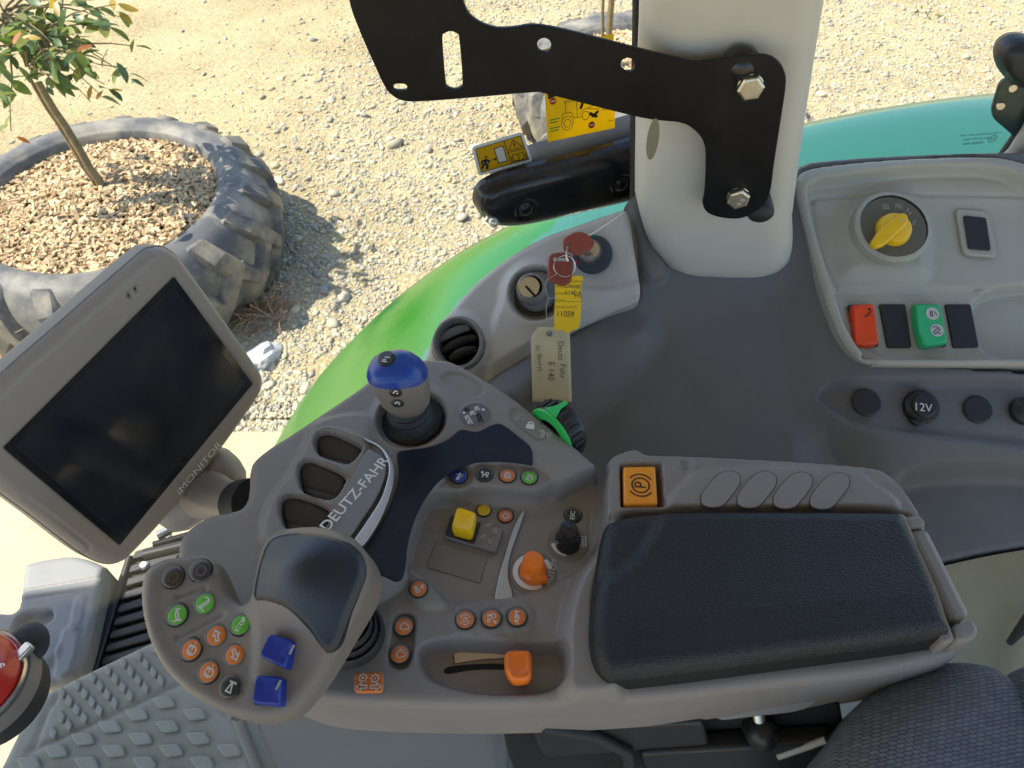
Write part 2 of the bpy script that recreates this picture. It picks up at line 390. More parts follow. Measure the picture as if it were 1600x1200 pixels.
M['gravel'] = islands('gravel stones', [(.21, .20, .17), (.50, .43, .28), (.36, .335, .27), (.56, .49, .33), (.29, .27, .22), (.46, .40, .28), (.53, .43, .24), (.40, .37, .29), (.26, .25, .21), (.60, .53, .37)], .85)
M['chips'] = islands('wood chips', [(.32, .21, .11), (.58, .44, .25), (.46, .32, .17), (.68, .56, .37), (.28, .18, .09), (.54, .39, .21), (.62, .49, .30)], .85)
# leather: bump of voronoi cells
def leather():
    m = pmat('grained leatherette', (.012, .0145, .018), .40, spec=.45, rvar=.06); nt = m.node_tree; b = nt.nodes['Principled BSDF']; g = N(nt, 'ShaderNodeNewGeometry')
    mp = N(nt, 'ShaderNodeMapping'); mp.inputs['Scale'].default_value = (1, 1.7, 1.3); nt.links.new(g.outputs['Position'], mp.inputs[0])
    nn = N(nt, 'ShaderNodeTexNoise', Scale=260, Detail=2); nt.links.new(mp.outputs[0], nn.inputs['Vector'])
    ad = N(nt, 'ShaderNodeMix', data_type='RGBA', blend_type='ADD'); ad.inputs[0].default_value = .004; nt.links.new(mp.outputs[0], ad.inputs[6]); nt.links.new(nn.outputs['Color'], ad.inputs[7])
    v = N(nt, 'ShaderNodeTexVoronoi', Scale=235, feature='DISTANCE_TO_EDGE'); nt.links.new(ad.outputs[2], v.inputs['Vector'])
    r = N(nt, 'ShaderNodeMapRange'); r.inputs[2].default_value = .22; nt.links.new(v.outputs['Distance'], r.inputs[0])
    bp = N(nt, 'ShaderNodeBump', Strength=.42, Distance=.0008); nt.links.new(r.outputs[0], bp.inputs['Height']); nt.links.new(bp.outputs[0], b.inputs['Normal']); return m
M['paddle'] = pmat('charcoal soft plastic', (.036, .033, .031), .5, grain=.25, var=.06, rvar=.06)
M['leather'] = leather(); M['leather_sm'] = pmat('smooth leatherette', (.012, .012, .012), .55, spec=.3, grain=.4, gs=900)
# woven seat fabric
def fabric():
    m = pmat('woven seat fabric', (.06, .066, .075), .75); nt = m.node_tree; b = nt.nodes['Principled BSDF']; g = N(nt, 'ShaderNodeNewGeometry')
    mp = N(nt, 'ShaderNodeMapping'); mp.inputs['Rotation'].default_value = (0, 0, R_(-18)); mp.inputs['Scale'].default_value = (1, 1.9, 0.0); nt.links.new(g.outputs['Position'], mp.inputs[0])
    br = N(nt, 'ShaderNodeTexBrick', Scale=84.0); br.inputs['Mortar Size'].default_value = .035; br.inputs['Mortar Smooth'].default_value = 1.0; br.inputs['Row Height'].default_value = .5; br.inputs['Brick Width'].default_value = .62
    br.inputs['Color1'].default_value = (.15, .162, .185, 1); br.inputs['Color2'].default_value = (.11, .12, .14, 1); br.inputs['Mortar'].default_value = (.014, .015, .017, 1)
    nt.links.new(mp.outputs[0], br.inputs['Vector']); nt.links.new(br.outputs['Color'], b.inputs['Base Color'])
    iv = N(nt, 'ShaderNodeMath', operation='SUBTRACT'); iv.inputs[0].default_value = 1; nt.links.new(br.outputs['Fac'], iv.inputs[1])
    bp = N(nt, 'ShaderNodeBump', Strength=.9, Distance=.003); nt.links.new(iv.outputs[0], bp.inputs['Height']); nt.links.new(bp.outputs[0], b.inputs['Normal']); return m
M['fabric'] = fabric()
# window glass with a faint film of dust
def glass():
    m = bpy.data.materials.new('window glass'); m.use_nodes = True; nt = m.node_tree; nt.nodes.remove(nt.nodes['Principled BSDF']); out = nt.nodes['Material Output']
    tr = N(nt, 'ShaderNodeBsdfTransparent'); tr.inputs[0].default_value = (.98, .99, .985, 1); gl = N(nt, 'ShaderNodeBsdfGlossy', Roughness=.02); lw = N(nt, 'ShaderNodeLayerWeight', Blend=.5); pw = N(nt, 'ShaderNodeMath', operation='POWER'); pw.inputs[1].default_value = 5; nt.links.new(lw.outputs['Facing'], pw.inputs[0]); fr = N(nt, 'ShaderNodeMapRange'); fr.inputs[3].default_value = .012; fr.inputs[4].default_value = .5; nt.links.new(pw.outputs[0], fr.inputs[0])
    mx = N(nt, 'ShaderNodeMixShader'); nt.links.new(fr.outputs[0], mx.inputs[0]); nt.links.new(tr.outputs[0], mx.inputs[1]); nt.links.new(gl.outputs[0], mx.inputs[2]); nt.links.new(mx.outputs[0], out.inputs[0]); return m
M['glass'] = glass()
for k_ in ('sticker', 'sign', 'stk_white'): # thin film: daylight from outside glows through
    nt = M[k_].node_tree; b = nt.nodes['Principled BSDF']; tr = N(nt, 'ShaderNodeBsdfTranslucent'); tr.inputs[0].default_value = b.inputs['Base Color'].default_value
    mx = N(nt, 'ShaderNodeMixShader'); mx.inputs[0].default_value = .7; nt.links.new(b.outputs[0], mx.inputs[1]); nt.links.new(tr.outputs[0], mx.inputs[2]); nt.links.new(mx.outputs[0], nt.nodes['Material Output'].inputs[0])
# green paint with a dusty film and sky reflection painted in as a teal inner band
def paint():
    m = pmat('green paint', (.03, .30, .05), .22, coat=.25); nt = m.node_tree; b = nt.nodes['Principled BSDF']; g = N(nt, 'ShaderNodeNewGeometry')
    sx = N(nt, 'ShaderNodeSeparateXYZ'); nt.links.new(g.outputs['Position'], sx.inputs[0])
    n1 = N(nt, 'ShaderNodeTexNoise', Scale=7, Detail=7, Roughness=.6); n2 = N(nt, 'ShaderNodeTexNoise', Scale=14, Detail=8, Roughness=.7)
    for n in (n1, n2): nt.links.new(g.outputs['Position'], n.inputs['Vector'])
    def math_(op, a, c=None):
        k = N(nt, 'ShaderNodeMath', operation=op)
        for i, q in enumerate((a, c)):
            if q is None: continue
            if isinstance(q, (int, float)): k.inputs[i].default_value = q
            else: nt.links.new(q, k.inputs[i])
        return k.outputs[0]
    def rng_(src, a, c, lo=0, hi=1):
        k = N(nt, 'ShaderNodeMapRange'); k.inputs[1].default_value = a; k.inputs[2].default_value = c; k.inputs[3].default_value = lo; k.inputs[4].default_value = hi; nt.links.new(src, k.inputs[0]); return k.outputs[0]
    def mix(f, a, c):
        k = N(nt, 'ShaderNodeMix', data_type='RGBA'); nt.links.new(f, k.inputs[0])
        for i, q in ((6, a), (7, c)):
            if isinstance(q, tuple): k.inputs[i].default_value = (*q, 1)
            else: nt.links.new(q, k.inputs[i])
        return k.outputs[2]
    wob = math_('MULTIPLY', math_('SUBTRACT', n1.outputs['Fac'], .5), .22)
    # y line of the painted sky-reflection band bends with x
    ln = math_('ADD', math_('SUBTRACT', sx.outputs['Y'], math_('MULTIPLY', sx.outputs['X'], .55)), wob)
    sky_band = rng_(ln, 1.27, 1.255)
    spk = rng_(n2.outputs['Fac'], .56, .74, 0, .45)
    dx = math_('ADD', math_('ADD', sx.outputs['X'], wob), 0)
    dust = rng_(dx, -.30, -.40, 0, .38)
    c = mix(spk, (.006, .118, .005), (.05, .13, .012)); c = mix(sky_band, c, (.022, .118, .088)); c = mix(dust, c, (.12, .20, .05))
    nt.links.new(c, b.inputs['Base Color'])
    nt.links.new(rng_(dust, 0, .4, .22, .5), b.inputs['Roughness']); return m
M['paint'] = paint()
# dusty tyre rubber
M['tyre'] = pmat('weathered tyre rubber', (.088, .088, .090), .62, var=.2, vs=9, grain=.5, gs=90, dirt=(.44, .39, .29), dirt_scale=3.2, dirt_amt=.78)
M['tread'] = pmat('dusty tread rubber', (.10, .097, .09), .7, var=.2, vs=10, grain=.5, gs=90, dirt=(.36, .30, .20), dirt_scale=5, dirt_amt=.8)
def ground_mat():
    m = pmat('sandy yard', (.5, .42, .26), .95); nt = m.node_tree; b = nt.nodes['Principled BSDF']; g = N(nt, 'ShaderNodeNewGeometry')
    def nz(s, d=6, r=.6):
        n = N(nt, 'ShaderNodeTexNoise', Scale=s, Detail=d, Roughness=r); nt.links.new(g.outputs['Position'], n.inputs['Vector']); return n.outputs['Fac']
    r = N(nt, 'ShaderNodeValToRGB'); r.color_ramp.elements[0].position = .3; r.color_ramp.elements[0].color = (.40, .31, .155, 1); r.color_ramp.elements[1].position = .68; r.color_ramp.elements[1].color = (.63, .51, .285, 1)
    nt.links.new(nz(1.3, 8, .7), r.inputs[0])
    v = N(nt, 'ShaderNodeTexVoronoi', Scale=46); nt.links.new(g.outputs['Position'], v.inputs['Vector'])
    r2 = N(nt, 'ShaderNodeMapRange'); r2.inputs[1].default_value = .15; r2.inputs[2].default_value = .75; r2.inputs[3].default_value = 1.12; r2.inputs[4].default_value = .72; nt.links.new(v.outputs['Distance'], r2.inputs[0])
    mx = N(nt, 'ShaderNodeMix', data_type='RGBA', blend_type='MULTIPLY'); mx.inputs[0].default_value = 1; nt.links.new(r.outputs[0], mx.inputs[6]); nt.links.new(r2.outputs[0], mx.inputs[7]); nt.links.new(mx.outputs[2], b.inputs['Base Color'])
    bp = N(nt, 'ShaderNodeBump', Strength=.8, Distance=.02); nt.links.new(nz(70, 5, .7), bp.inputs['Height']); nt.links.new(bp.outputs[0], b.inputs['Normal']); return m
M['ground'] = ground_mat()

# ================================================================== SETTING: yard
def gridmesh(x0, x1, y0, y1, nx, ny, fz, mat, name):
    vs = []; fs = []
    for j in range(ny+1):
        for i in range(nx+1):
            x = x0+(x1-x0)*i/nx; y = y0+(y1-y0)*j/ny; vs.append((x, y, fz(x, y)))
    for j in range(ny):
        for i in range(nx): a = j*(nx+1)+i; fs.append((a, a+1, a+nx+2, a+nx+1))
    return mesh(name, vs, fs, mat)
g = link('ground', gridmesh(-60, 60, -60, 90, 2, 2, lambda x, y: 0, M['ground'], 'ground')); tag(g, 'sandy sunlit yard strewn with gravel', kind='structure')
def mound(x, y): return .012+.010*noise.noise((x*1.7, y*1.7, 0))+.007*noise.noise((x*6, y*6, 3)) if (abs(x) < 6.9 and 2.1 < y < 12.9) else -.03
yard = link('dirt_mounds', gridmesh(-7, 7, 2.0, 13, 140, 110, mound, M['ground'], 'dirt_mounds')); tag(yard, 'uneven sandy dirt of the yard under the gravel', kind='structure')
sl = link('concrete_slab', curve_mesh('slab', [rrect(9, 3.0, .02)], M['concrete'], .05, .006), None, Matrix.Translation((-4.9+.0, .50, -.005))); tag(sl, 'pale concrete slab beside the tractor', kind='structure')
# gravel: thousands of pebbles, too many to count
TC = Vector((-2.01, 3.11, 0)); TC2 = Vector((.82, 4.55, 0))
def pebbles(name, n, region, size, seed, mat=None, lo=False):
    r = np.random.default_rng(seed); base = np.array([(1, 0, 0), (-1, 0, 0), (0, 1, 0), (0, -1, 0), (0, 0, 1), (0, 0, -1)], float)
    F0 = np.array([(0, 2, 4), (2, 1, 4), (1, 3, 4), (3, 0, 4), (2, 0, 5), (1, 2, 5), (3, 1, 5), (0, 3, 5)])
    # one subdivision for a rounder pebble
    vs = [tuple(v) for v in base]; fs = []
    mid = {}
    def mp(a, b):
        k = (min(a, b), max(a, b))
        if k not in mid: m = (base[a]+base[b])/2; m /= np.linalg.norm(m); mid[k] = len(vs); vs.append(tuple(m))
        return mid[k]
    for a, b, c in F0: x, y, z = mp(a, b), mp(b, c), mp(c, a); fs += [(a, x, z), (x, b, y), (z, y, c), (x, y, z)]
    if not lo: base = np.array(vs); F0 = np.array(fs)
    P = np.array([p for p in (region(r) for _ in range(n)) if p is not None]); n = len(P)
    s = size*np.exp(r.normal(0, .42, n)); a = r.uniform(0, 2*np.pi, n); k = np.stack([s*r.uniform(.8, 1.5, n), s*r.uniform(.6, 1.0, n), s*r.uniform(.3, .7, n)], 1)
    V = base[None]*(1+r.uniform(-.28, .28, (n, len(base), 1)))*k[:, None]
    t = r.normal(0, .35, n); V = np.stack([V[..., 0], V[..., 1]*np.cos(t)[:, None]-V[..., 2]*np.sin(t)[:, None], V[..., 1]*np.sin(t)[:, None]+V[..., 2]*np.cos(t)[:, None]], 2)
    c, q = np.cos(a)[:, None], np.sin(a)[:, None]
    V = np.stack([V[..., 0]*c-V[..., 1]*q+P[:, 0:1], V[..., 0]*q+V[..., 1]*c+P[:, 1:2], V[..., 2]+P[:, 2:3]+k[:, 2:3]*.35], 2).reshape(-1, 3)
    F = (F0[None]+(np.arange(n)*len(base))[:, None, None]).reshape(-1, 3)
    me = bpy.data.meshes.new(name); me.vertices.add(len(V)); me.vertices.foreach_set('co', V.ravel()); me.loops.add(F.size); me.loops.foreach_set('vertex_index', F.ravel().astype(np.int32))
    me.polygons.add(len(F)); me.polygons.foreach_set('loop_start', np.arange(0, F.size, 3, dtype=np.int32)); me.polygons.foreach_set('loop_total', np.full(len(F), 3, np.int32)); me.update(); me.validate()
    me.materials.append(mat or M['gravel']); return link(name, me)
def dens(x, y): # gravel lies thick on the right and near, thin on the bare sand to the left
    return 1/(1+math.exp(-((x+1.50-.30*max(0, y-4.7)+.45*noise.noise((x*.9, y*.9, 1)))*3.4)))
def reg(r):
    while True:
        y = 1.95+ (r.uniform()**1.55)*9.5; x = r.uniform(-1, 1)*(1.2+y*.72)
        if (x-TC.x)**2+(y-TC.y)**2 < .60: continue
        if (x-TC2.x)**2+(y-TC2.y)**2 < .48: continue
        if x < -.45 and y < 2.0: continue
        if r.uniform() > .018+.982*dens(x, y): continue
        dq = y*cp+CAMZ*sp_; uu = 800+FPX*x/dq; vv = 600-FPX*(y*sp_-CAMZ*cp)/dq
        if (vv > (760 if uu < 480 else 560 if uu < 620 else 430 if uu < 1010 else 230) or (1040 < uu < 1220)) and r.uniform() > .12: continue # mostly under the cab
        return (x, y, max(0, mound(x, y))-.002)
tag(pebbles('fine_gravel', 110000, reg, .0066, 8, lo=True), 'fine grit between the larger gravel stones', kind='stuff')
tag(pebbles('gravel', 52000, reg, .0086, 3), 'loose pale grey gravel spread over the yard', kind='stuff')

# ------------------------------------------------------------------ tyre planters
def tyre_planter(c, R, H, ri, label, lab2, a_off=0):
    t = thing('tyre_planter', label, 'tyre planter', (c.x, c.y, 0), 'old tractor tyres used as planters')
    prof = [(ri+.05, .02), (ri+.0, .25*H), (ri-.005, .80*H), (ri+.01, .93*H), (ri+.03, .965*H), (ri+.055, .99*H), (R-.15, .99*H), (R-.095, .955*H), (R-.055, .87*H), (R-.02, .74*H), (R, .5*H), (R-.02, .26*H), (R-.06, .12*H), (R-.16, .02)]
    P = cr(prof, 4, False); n = 120; vs = []; fs = []
    for i in range(n):
        a = 2*math.pi*i/n
        for r_, z in P:
            w = 1+.008*noise.noise((math.cos(a)*2, math.sin(a)*2, z*3)); vs.append((r_*w*math.cos(a), r_*w*math.sin(a), z*(1+.03*noise.noise((math.cos(a), math.sin(a), 7)))))
    m = len(P)
    for i in range(n):
        for k in range(m-1): fs.append((i*m+k, (i+1) % n*m+k, (i+1) % n*m+k+1, i*m+k+1))
    me = mesh('tyre_wall', vs, fs, M['tyre']); bm = bmesh.new(); bm.from_mesh(me); bmesh.ops.recalc_face_normals(bm, faces=bm.faces); bm.to_mesh(me); bm.free()
    link('tyre_wall', me, t, WM[t])
    # tread lugs: chunky bars running from the shoulder down across the tread
    def lug(top):
        path = [(R-.15, .93*H, 0), (R-.085, .905*H, .012), (R-.035, .79*H, .05), (R-.005, .62*H, .13), (R, .42*H, .24), (R-.01, .30*H, .31)]
        secs = []
        for i, (r_, z, ang) in enumerate(path):
            if not top: z = H-z
            a = ang; hgt = (.010, .034, .056, .056, .052, .045)[i]; w = (.050, .058, .056, .050, .046, .042)[i]
            rad = Vector((math.cos(a), math.sin(a), 0)); tan = Vector((-math.sin(a), math.cos(a), 0))
            nz = (.95, .75, .35, .12, 0, 0)[i]*(1 if top else -1); out = (rad*(1-abs(nz))+Vector((0, 0, nz))).normalized()
            b = rad*(r_-.02)+Vector((0, 0, z)); side = tan*.9+Vector((0, 0, (.25 if top else -.25)*(i > 1)))
            secs.append([b-side*w*1.25, b-side*w+out*hgt*.75, b-side*w*.75+out*hgt*1.15, b+side*w*.75+out*hgt*1.15, b+side*w+out*hgt*.75, b+side*w*1.25])
        return loft('tread_lug', secs, M['tread'], True, True, 38)
    lt, lb = lug(True), lug(False); nl = 19
    for me in (lt, lb):
        bm = bmesh.new(); bm.from_mesh(me); bmesh.ops.recalc_face_normals(bm, faces=bm.faces); bm.to_mesh(me); bm.free(); me.set_sharp_from_angle(angle=R_(38))
    for i in range(nl):
        a = a_off+2*math.pi*i/nl
        link('tread_lug', lt, t, WM[t] @ Matrix.Rotation(a, 4, 'Z'))
        link('tread_lug', lb, t, WM[t] @ Matrix.Rotation(a+math.pi/nl, 4, 'Z'))
    so_ = link('soil', gridmesh(-ri-.03, ri+.03, -ri-.03, ri+.03, 40, 40, lambda x, y: H*(.80+.10*math.exp(-(x*x+y*y)/.12)+.03*noise.noise((x*5, y*5, 0))) if x*x+y*y < (ri+.02)**2 else .1, M['soil'], 'soil'), t, WM[t])
    # bark chips
    r = np.random.default_rng(int(R*1000)+len(label)); vs = []; fs = []
    for _ in range(5200):
        a = r.uniform(0, 2*np.pi); q = (ri+.03)*math.sqrt(r.uniform()); x, y = q*math.cos(a), q*math.sin(a)
        z = H*(.83+.10*math.exp(-(x*x+y*y)/.12)+.03*noise.noise((x*5, y*5, 0)))+r.uniform(0, .018)
        L, w, h = r.uniform(.008, .026), r.uniform(.005, .012), r.uniform(.002, .006)
        mt = Matrix.Translation((x, y, z)) @ Matrix.Rotation(r.uniform(0, 6.28), 4, 'Z') @ Matrix.Rotation(r.normal(0, .35), 4, 'X') @ Matrix.Rotation(r.normal(0, .35), 4, 'Y')
        b = len(vs)
        for sx, sy, sz in ((-1, -1, -1), (1, -.7, -1), (.9, 1, -1), (-.8, .8, -1), (-1, -.9, 1), (.85, -.8, 1), (1, .8, 1), (-.9, 1, 1)):
            vs.append(mt @ Vector((sx*L, sy*w, sz*h)))
        for f in ((0, 3, 2, 1), (4, 5, 6, 7), (0, 1, 5, 4), (1, 2, 6, 5), (2, 3, 7, 6), (3, 0, 4, 7)): fs.append(tuple(b+k for k in f))
    ch = link('wood_chips', mesh('wood_chips', vs, fs, M['chips'], False), None, WM[t]); tag(ch, lab2, kind='stuff')
    return t
tyre_planter(TC, .79, .50, .55, 'large weathered tractor tyre laid flat around a young tree, beyond the monitor', 'pale bark chips filling the big tyre under the young tree', .06)
tyre_planter(TC2, .78, .42, .50, 'dusty tyre planter half hidden behind the black bracket', 'bark chips in the far tyre behind the black bracket', .2)

# ------------------------------------------------------------------ young trees
def leaf_mesh(L, w, mat, bend):
    vs = []; fs = []; n = 6
    for i in range(n+1):
        t = i/n; ww = w*math.sin(math.pi*min(1, t*.94+.03))**.8; x = L*t; z = -bend*t*t
        vs += [(x, -ww, z+.18*ww), (x, 0, z), (x, ww, z+.18*ww)]
    for i in range(n):
        a = i*3; fs += [(a, a+3, a+4, a+1), (a+1, a+4, a+5, a+2)]
    return mesh('leaf', vs, fs, mat)
LEAF = [leaf_mesh(.080, .017, M['leaf0'], .018), leaf_mesh(.090, .019, M['leaf1'], .025), leaf_mesh(.075, .018, M['leaf2'], .012), leaf_mesh(.062, .012, M['leaf3'], .006), leaf_mesh(.065, .013, M['leaf4'], .01)]
def sapling(base, top, crown_r, label, nleaf, individual, fork, seed, lean2):
    r = random.Random(seed); t = thing('young_tree', label, 'young tree', base, 'young trees growing in tyre planters')
    base = Vector(base); top = Vector(top)
    def stem(name, off, r0, r1, end):
        P = [base+off+(end-base-off)*k/8+Vector((noise.noise((k*.7, seed, off.x*9)), noise.noise((k*.7, seed, 5)), 0))*.008 for k in range(9)]
        P[0] = P[0]-Vector((0, 0, .08)); return tube(name, P, [r0+(r1-r0)*k/8 for k in range(9)], M['bark'], t, 10)
    stem('trunk', Vector((0, 0, 0)), .021, .017, top)
    stem('trunk', Vector((-.035, .01, 0)), .012, .008, top+lean2)
    C = top+Vector((.03, -.02, crown_r*.40)); twv, twf = [], []; spots = []
    for k in range(34):
        d = Vector((r.gauss(0, 1), r.gauss(0, 1), r.gauss(.25, .8))).normalized(); L = crown_r*(.65+.45*r.random()); s = top+Vector((0, 0, r.random()*crown_r*.7))
        e = C+Vector((d.x, d.y, d.z*.85))*L; P = [s+(e-s)*q/5+Vector((r.gauss(0, .01), r.gauss(0, .01), .05*math.sin(math.pi*q/5))) for q in range(6)]
        v, f = tube_geo(P, [.006*(1-.13*q) for q in range(6)], 5); b = len(twv); twv += v; twf += [tuple(b+i for i in q) for q in f]
        for q in range(1, 6): spots += [(P[q], (P[q]-P[q-1]).normalized(), q)]*2
    link('branches', mesh('branches', twv, twf, M['bark']), t)
    big = [[], []]
    for i in range(nleaf):
        p, d, q = spots[r.randrange(len(spots))]; az = r.uniform(0, 6.28)
        dirn = (d*.5+Vector((math.cos(az), math.sin(az), r.uniform(-.75, .35)))).normalized(); sc = r.uniform(.85, 1.3)
        mt = Matrix.Translation(p+Vector((r.gauss(0, .02), r.gauss(0, .02), r.gauss(0, .02)))) @ dirn.to_track_quat('X', 'Z').to_matrix().to_4x4() @ Matrix.Rotation(r.gauss(0, .5), 4, 'X') @ Matrix.Scale(sc, 4)
        me = LEAF[r.choice([0, 0, 0, 1, 1, 1, 2, 2] if q < 5 else [0, 1, 2, 3, 4, 1, 2])]
        if individual: link('leaf', me, t, mt)
        else: b = len(big[0]); big[0] += [mt @ v.co for v in me.vertices]; big[1] += [tuple(b+i for i in pl_.vertices) for pl_ in me.polygons]
    if not individual: tag(link('crown', mesh('crown', big[0], big[1], M['leaf1']), t), kind='stuff')
    return t
p0 = lev(.44).hit(166, 302); sapling(p0, lev(.96).hit(58, 128), .46, 'slim young tree with red tipped leaves growing from the large tyre', 290, True, 0, 4, Vector((-.03, 0, .03)))
p1 = lev(.40).hit(948, 100); sapling(p1, p1+Vector((-.01, .08, .75)), .35, 'thin sapling trunk rising from the far tyre above the bracket', 120, False, 0, 9, Vector((-.06, 0, .0)))

# ------------------------------------------------------------------ weeds, rocks
wd = thing('dry_weed', 'tangled brown dry weed on the gravel beside the large tyre', 'dry weed', (-1.24, 2.74, 0))
vs, fs = [], []; r = random.Random(3)
for i in range(95):
    a = r.uniform(0, 6.28); q = r.random()*.10; p = Vector((-1.24+q*math.cos(a), 2.74+q*math.sin(a), 0)); d = Vector((math.cos(a+r.gauss(0, .8)), math.sin(a+r.gauss(0, .8)), r.uniform(.6, 1.8))).normalized(); P = [p]
    L = r.uniform(.10, .27)
    for k in range(6): P.append(P[-1]+d*L/6); d = (d+Vector((r.gauss(0, .35), r.gauss(0, .35), r.gauss(-.22, .25)))).normalized(); P[-1].z = max(P[-1].z, .006)
    v, f = tube_geo(P, [.0034, .003, .0028, .0024, .002, .0016, .001], 4); b = len(vs); vs += v; fs += [tuple(b+k for k in x) for x in f]
link('stems', mesh('stems', vs, fs, M['weed']), wd)
def rock(u, v, s, label, seed):
    bm = bmesh.new(); bmesh.ops.create_icosphere(bm, subdivisions=3, radius=1)
    for x in bm.verts:
        n_ = noise.noise(x.co*1.3+Vector((seed*7, 0, 0)))*.45+noise.noise(x.co*3.1+Vector((0, seed*5, 0)))*.18; x.co = Vector((x.co.x*1.25, x.co.y*.9, x.co.z*.55))*(1+n_)*s
    me = bpy.data.meshes.new('rock'); bm.to_mesh(me); bm.free(); me.materials.append(M['rock']); p = lev(0).hit(u, v)
    o = link('rock', me, None, Matrix.Translation((p.x, p.y, s*.3)) @ Matrix.Rotation(seed, 4, 'Z')); tag(o, label, 'rock'); return o
rock(412, 562, .085, 'pale blue grey rock at the right edge of the monitor', 1.0)
rock(352, 600, .07, 'pale rock mostly hidden behind the monitor', 2.3)
# little green weeds: uncountable blades
vs, fs = [], []
def blades(u, v, n, s):
    p = lev(0).hit(u, v)
    for _ in range(n):
        a = r.uniform(0, 6.28); q = r.random()*s*1.2; b = Vector((p.x+q*math.cos(a), p.y+q*math.sin(a), 0)); d = Vector((math.cos(a)*.8, math.sin(a)*.8, r.uniform(.3, 1.0)))*s*.6*r.uniform(.5, 1.1); w = Vector((-math.sin(a), math.cos(a), 0))*s*.08
        i = len(vs); vs.extend([b-w, b+w, b+d*.6+w*.7, b+d+Vector((0, 0, -s*.15)), b+d*.6-w*.7]); fs.append((i, i+1, i+2, i+3, i+4))
for u, v, n, s in ((490, 238, 26, .06), (568, 385, 22, .06), (560, 440, 26, .06), (795, 165, 40, .08), (810, 190, 30, .07), (430, 625, 30, .05), (455, 655, 20, .04), (600, 375, 16, .05), (1450, 25, 30, .10), (5, 575, 60, .12), (18, 590, 40, .09), (610, 385, 14, .05), (640, 345, 18, .06), (690, 300, 12, .05)): blades(u, v, n, s)
tag(link('grass_tufts', mesh('grass_tufts', vs, fs, M['leaf2'])), 'sparse green weeds sprouting through the gravel', kind='stuff')

# ================================================================== TRACTOR: outside parts
def fender():
    KX = [-.75, -.59, -.42, -.25, -.06, .25, .62, 1.0, 1.5, 2.0]; KZ = [.78, 1.05, 1.27, 1.45, 1.60, 1.775, 1.90, 1.965, 1.975, 1.92]
    C = cr(list(zip(KX, KZ)), 8, False)
    cross = [(0.96, -.04), (.98, -.005), (1.02, 0.0), (1.12, .006), (1.24, .008), (1.34, .004), (1.40, -.004), (1.435, -.016), (1.455, -.038), (1.46, -.075), (1.452, -.078), (1.448, -.045), (1.42, -.03), (1.0, -.02)]
    secs = []
    for i, p in enumerate(C):
        d = C[min(i+1, len(C)-1)]-C[max(i-1, 0)]; d = d/np.linalg.norm(d); nx, nz = -d[1], d[0]
        secs.append([Vector((p[0]+nx*h, y, p[1]+nz*h)) for y, h in cross])
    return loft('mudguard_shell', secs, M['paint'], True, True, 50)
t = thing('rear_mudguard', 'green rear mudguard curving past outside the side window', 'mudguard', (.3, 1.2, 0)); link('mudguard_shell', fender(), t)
# crease line pressed along the guard
vs, fs = tube_geo([Vector((x, 1.085, z)) for x, z in ((-.46, 1.226), (-.30, 1.40), (-.15, 1.533), (0, 1.645), (.15, 1.728))], .004, 6)
link('trim_strip', mesh('trim_strip', vs, fs, pmat('pale trim', (.55, .55, .25), .5)), t)

# pale grey panel low outside (left), relief with its handle recess and plate
PT = lev(1.36)
t = thing('battery_cover', 'pale grey moulded cover outside, half in sun, left of the ribbed step', 'cover', PT.hit(95, 980))
ro = Relief(PT, [(36, 890), (44, 878), (112, 867), (160, 882), (160, 895), (140, 990), (124, 1044), (108, 1062), (72, 1071), (62, 1066), (0, 1040), (-60, 1020), (-30, 960), (20, 955), (30, 930)], .0035, n=5).round(.012)
ro.groove([(30, 924), (95, 913), (155, 902)], .004, .004, closed=False).groove([(30, 938), (95, 926), (153, 917)], .004, .004, closed=False)
ro.set([(30, 985), (45, 966), (80, 960), (88, 962), (87, 976), (64, 984), (45, 990), (35, 1010), (25, 1020)], -.022, .008)
ro.add([(100, 984), (126, 982), (112, 1050), (86, 1056)], .006, .006, n=2).add([(118, 936), (134, 934), (124, 982), (110, 983)], .003, .005, n=2)
ro.disc(66, 1020, 22, .008, .02, add=True)
ro.build('cover_shell', t, M['tank'], -.18)
# ribbed black step
PS = lev(1.30)
t = thing('ribbed_step', 'black entry step with parallel ribs between monitor and hand lever', 'step', PS.hit(240, 940))
pplate('tread_plate', t, PS, [(205, 866), (300, 838), (420, 800), (400, 980), (260, 1060), (138, 1062), (160, 985)], -.04, .04, M['rubber'], .004, r=.01)
for i in range(10):
    u0, v0 = 208-6.3*i, 868+21.5*i-.1*i*i
    pplate('rib', t, PS, [(u0-2, v0+6), (u0+2, v0-7), (u0+100, v0-36), (u0+98, v0-21)], 0, .012, M['black'], .003, r=.006)
pplate('edge_strip', t, PS, [(196, 868), (206, 866), (150, 1050), (136, 1050)], 0, .014, M['black'], .004, r=.004)
bx = lathe('screw', [(0, .006), (.007, .006), (.010, .003), (.010, 0)], M['chrome'], 12); link('screw', bx, t, PS.atpx(225, 884, .012)); link('screw', bx, t, PS.atpx(262, 838, .012))
# strut, pipes behind the monitor's lower corner
for pth, rr, mt in (([(225, 868), (300, 850), (330, 842)], .012, 'black'), ([(240, 852), (290, 838), (330, 826)], .008, 'steelblk'), ([(246, 838), (262, 830), (275, 812)], .010, 'chrome')):
    tube('pipe', [lev(1.36).hit(*q) for q in pth], rr, M[mt], t, 10)

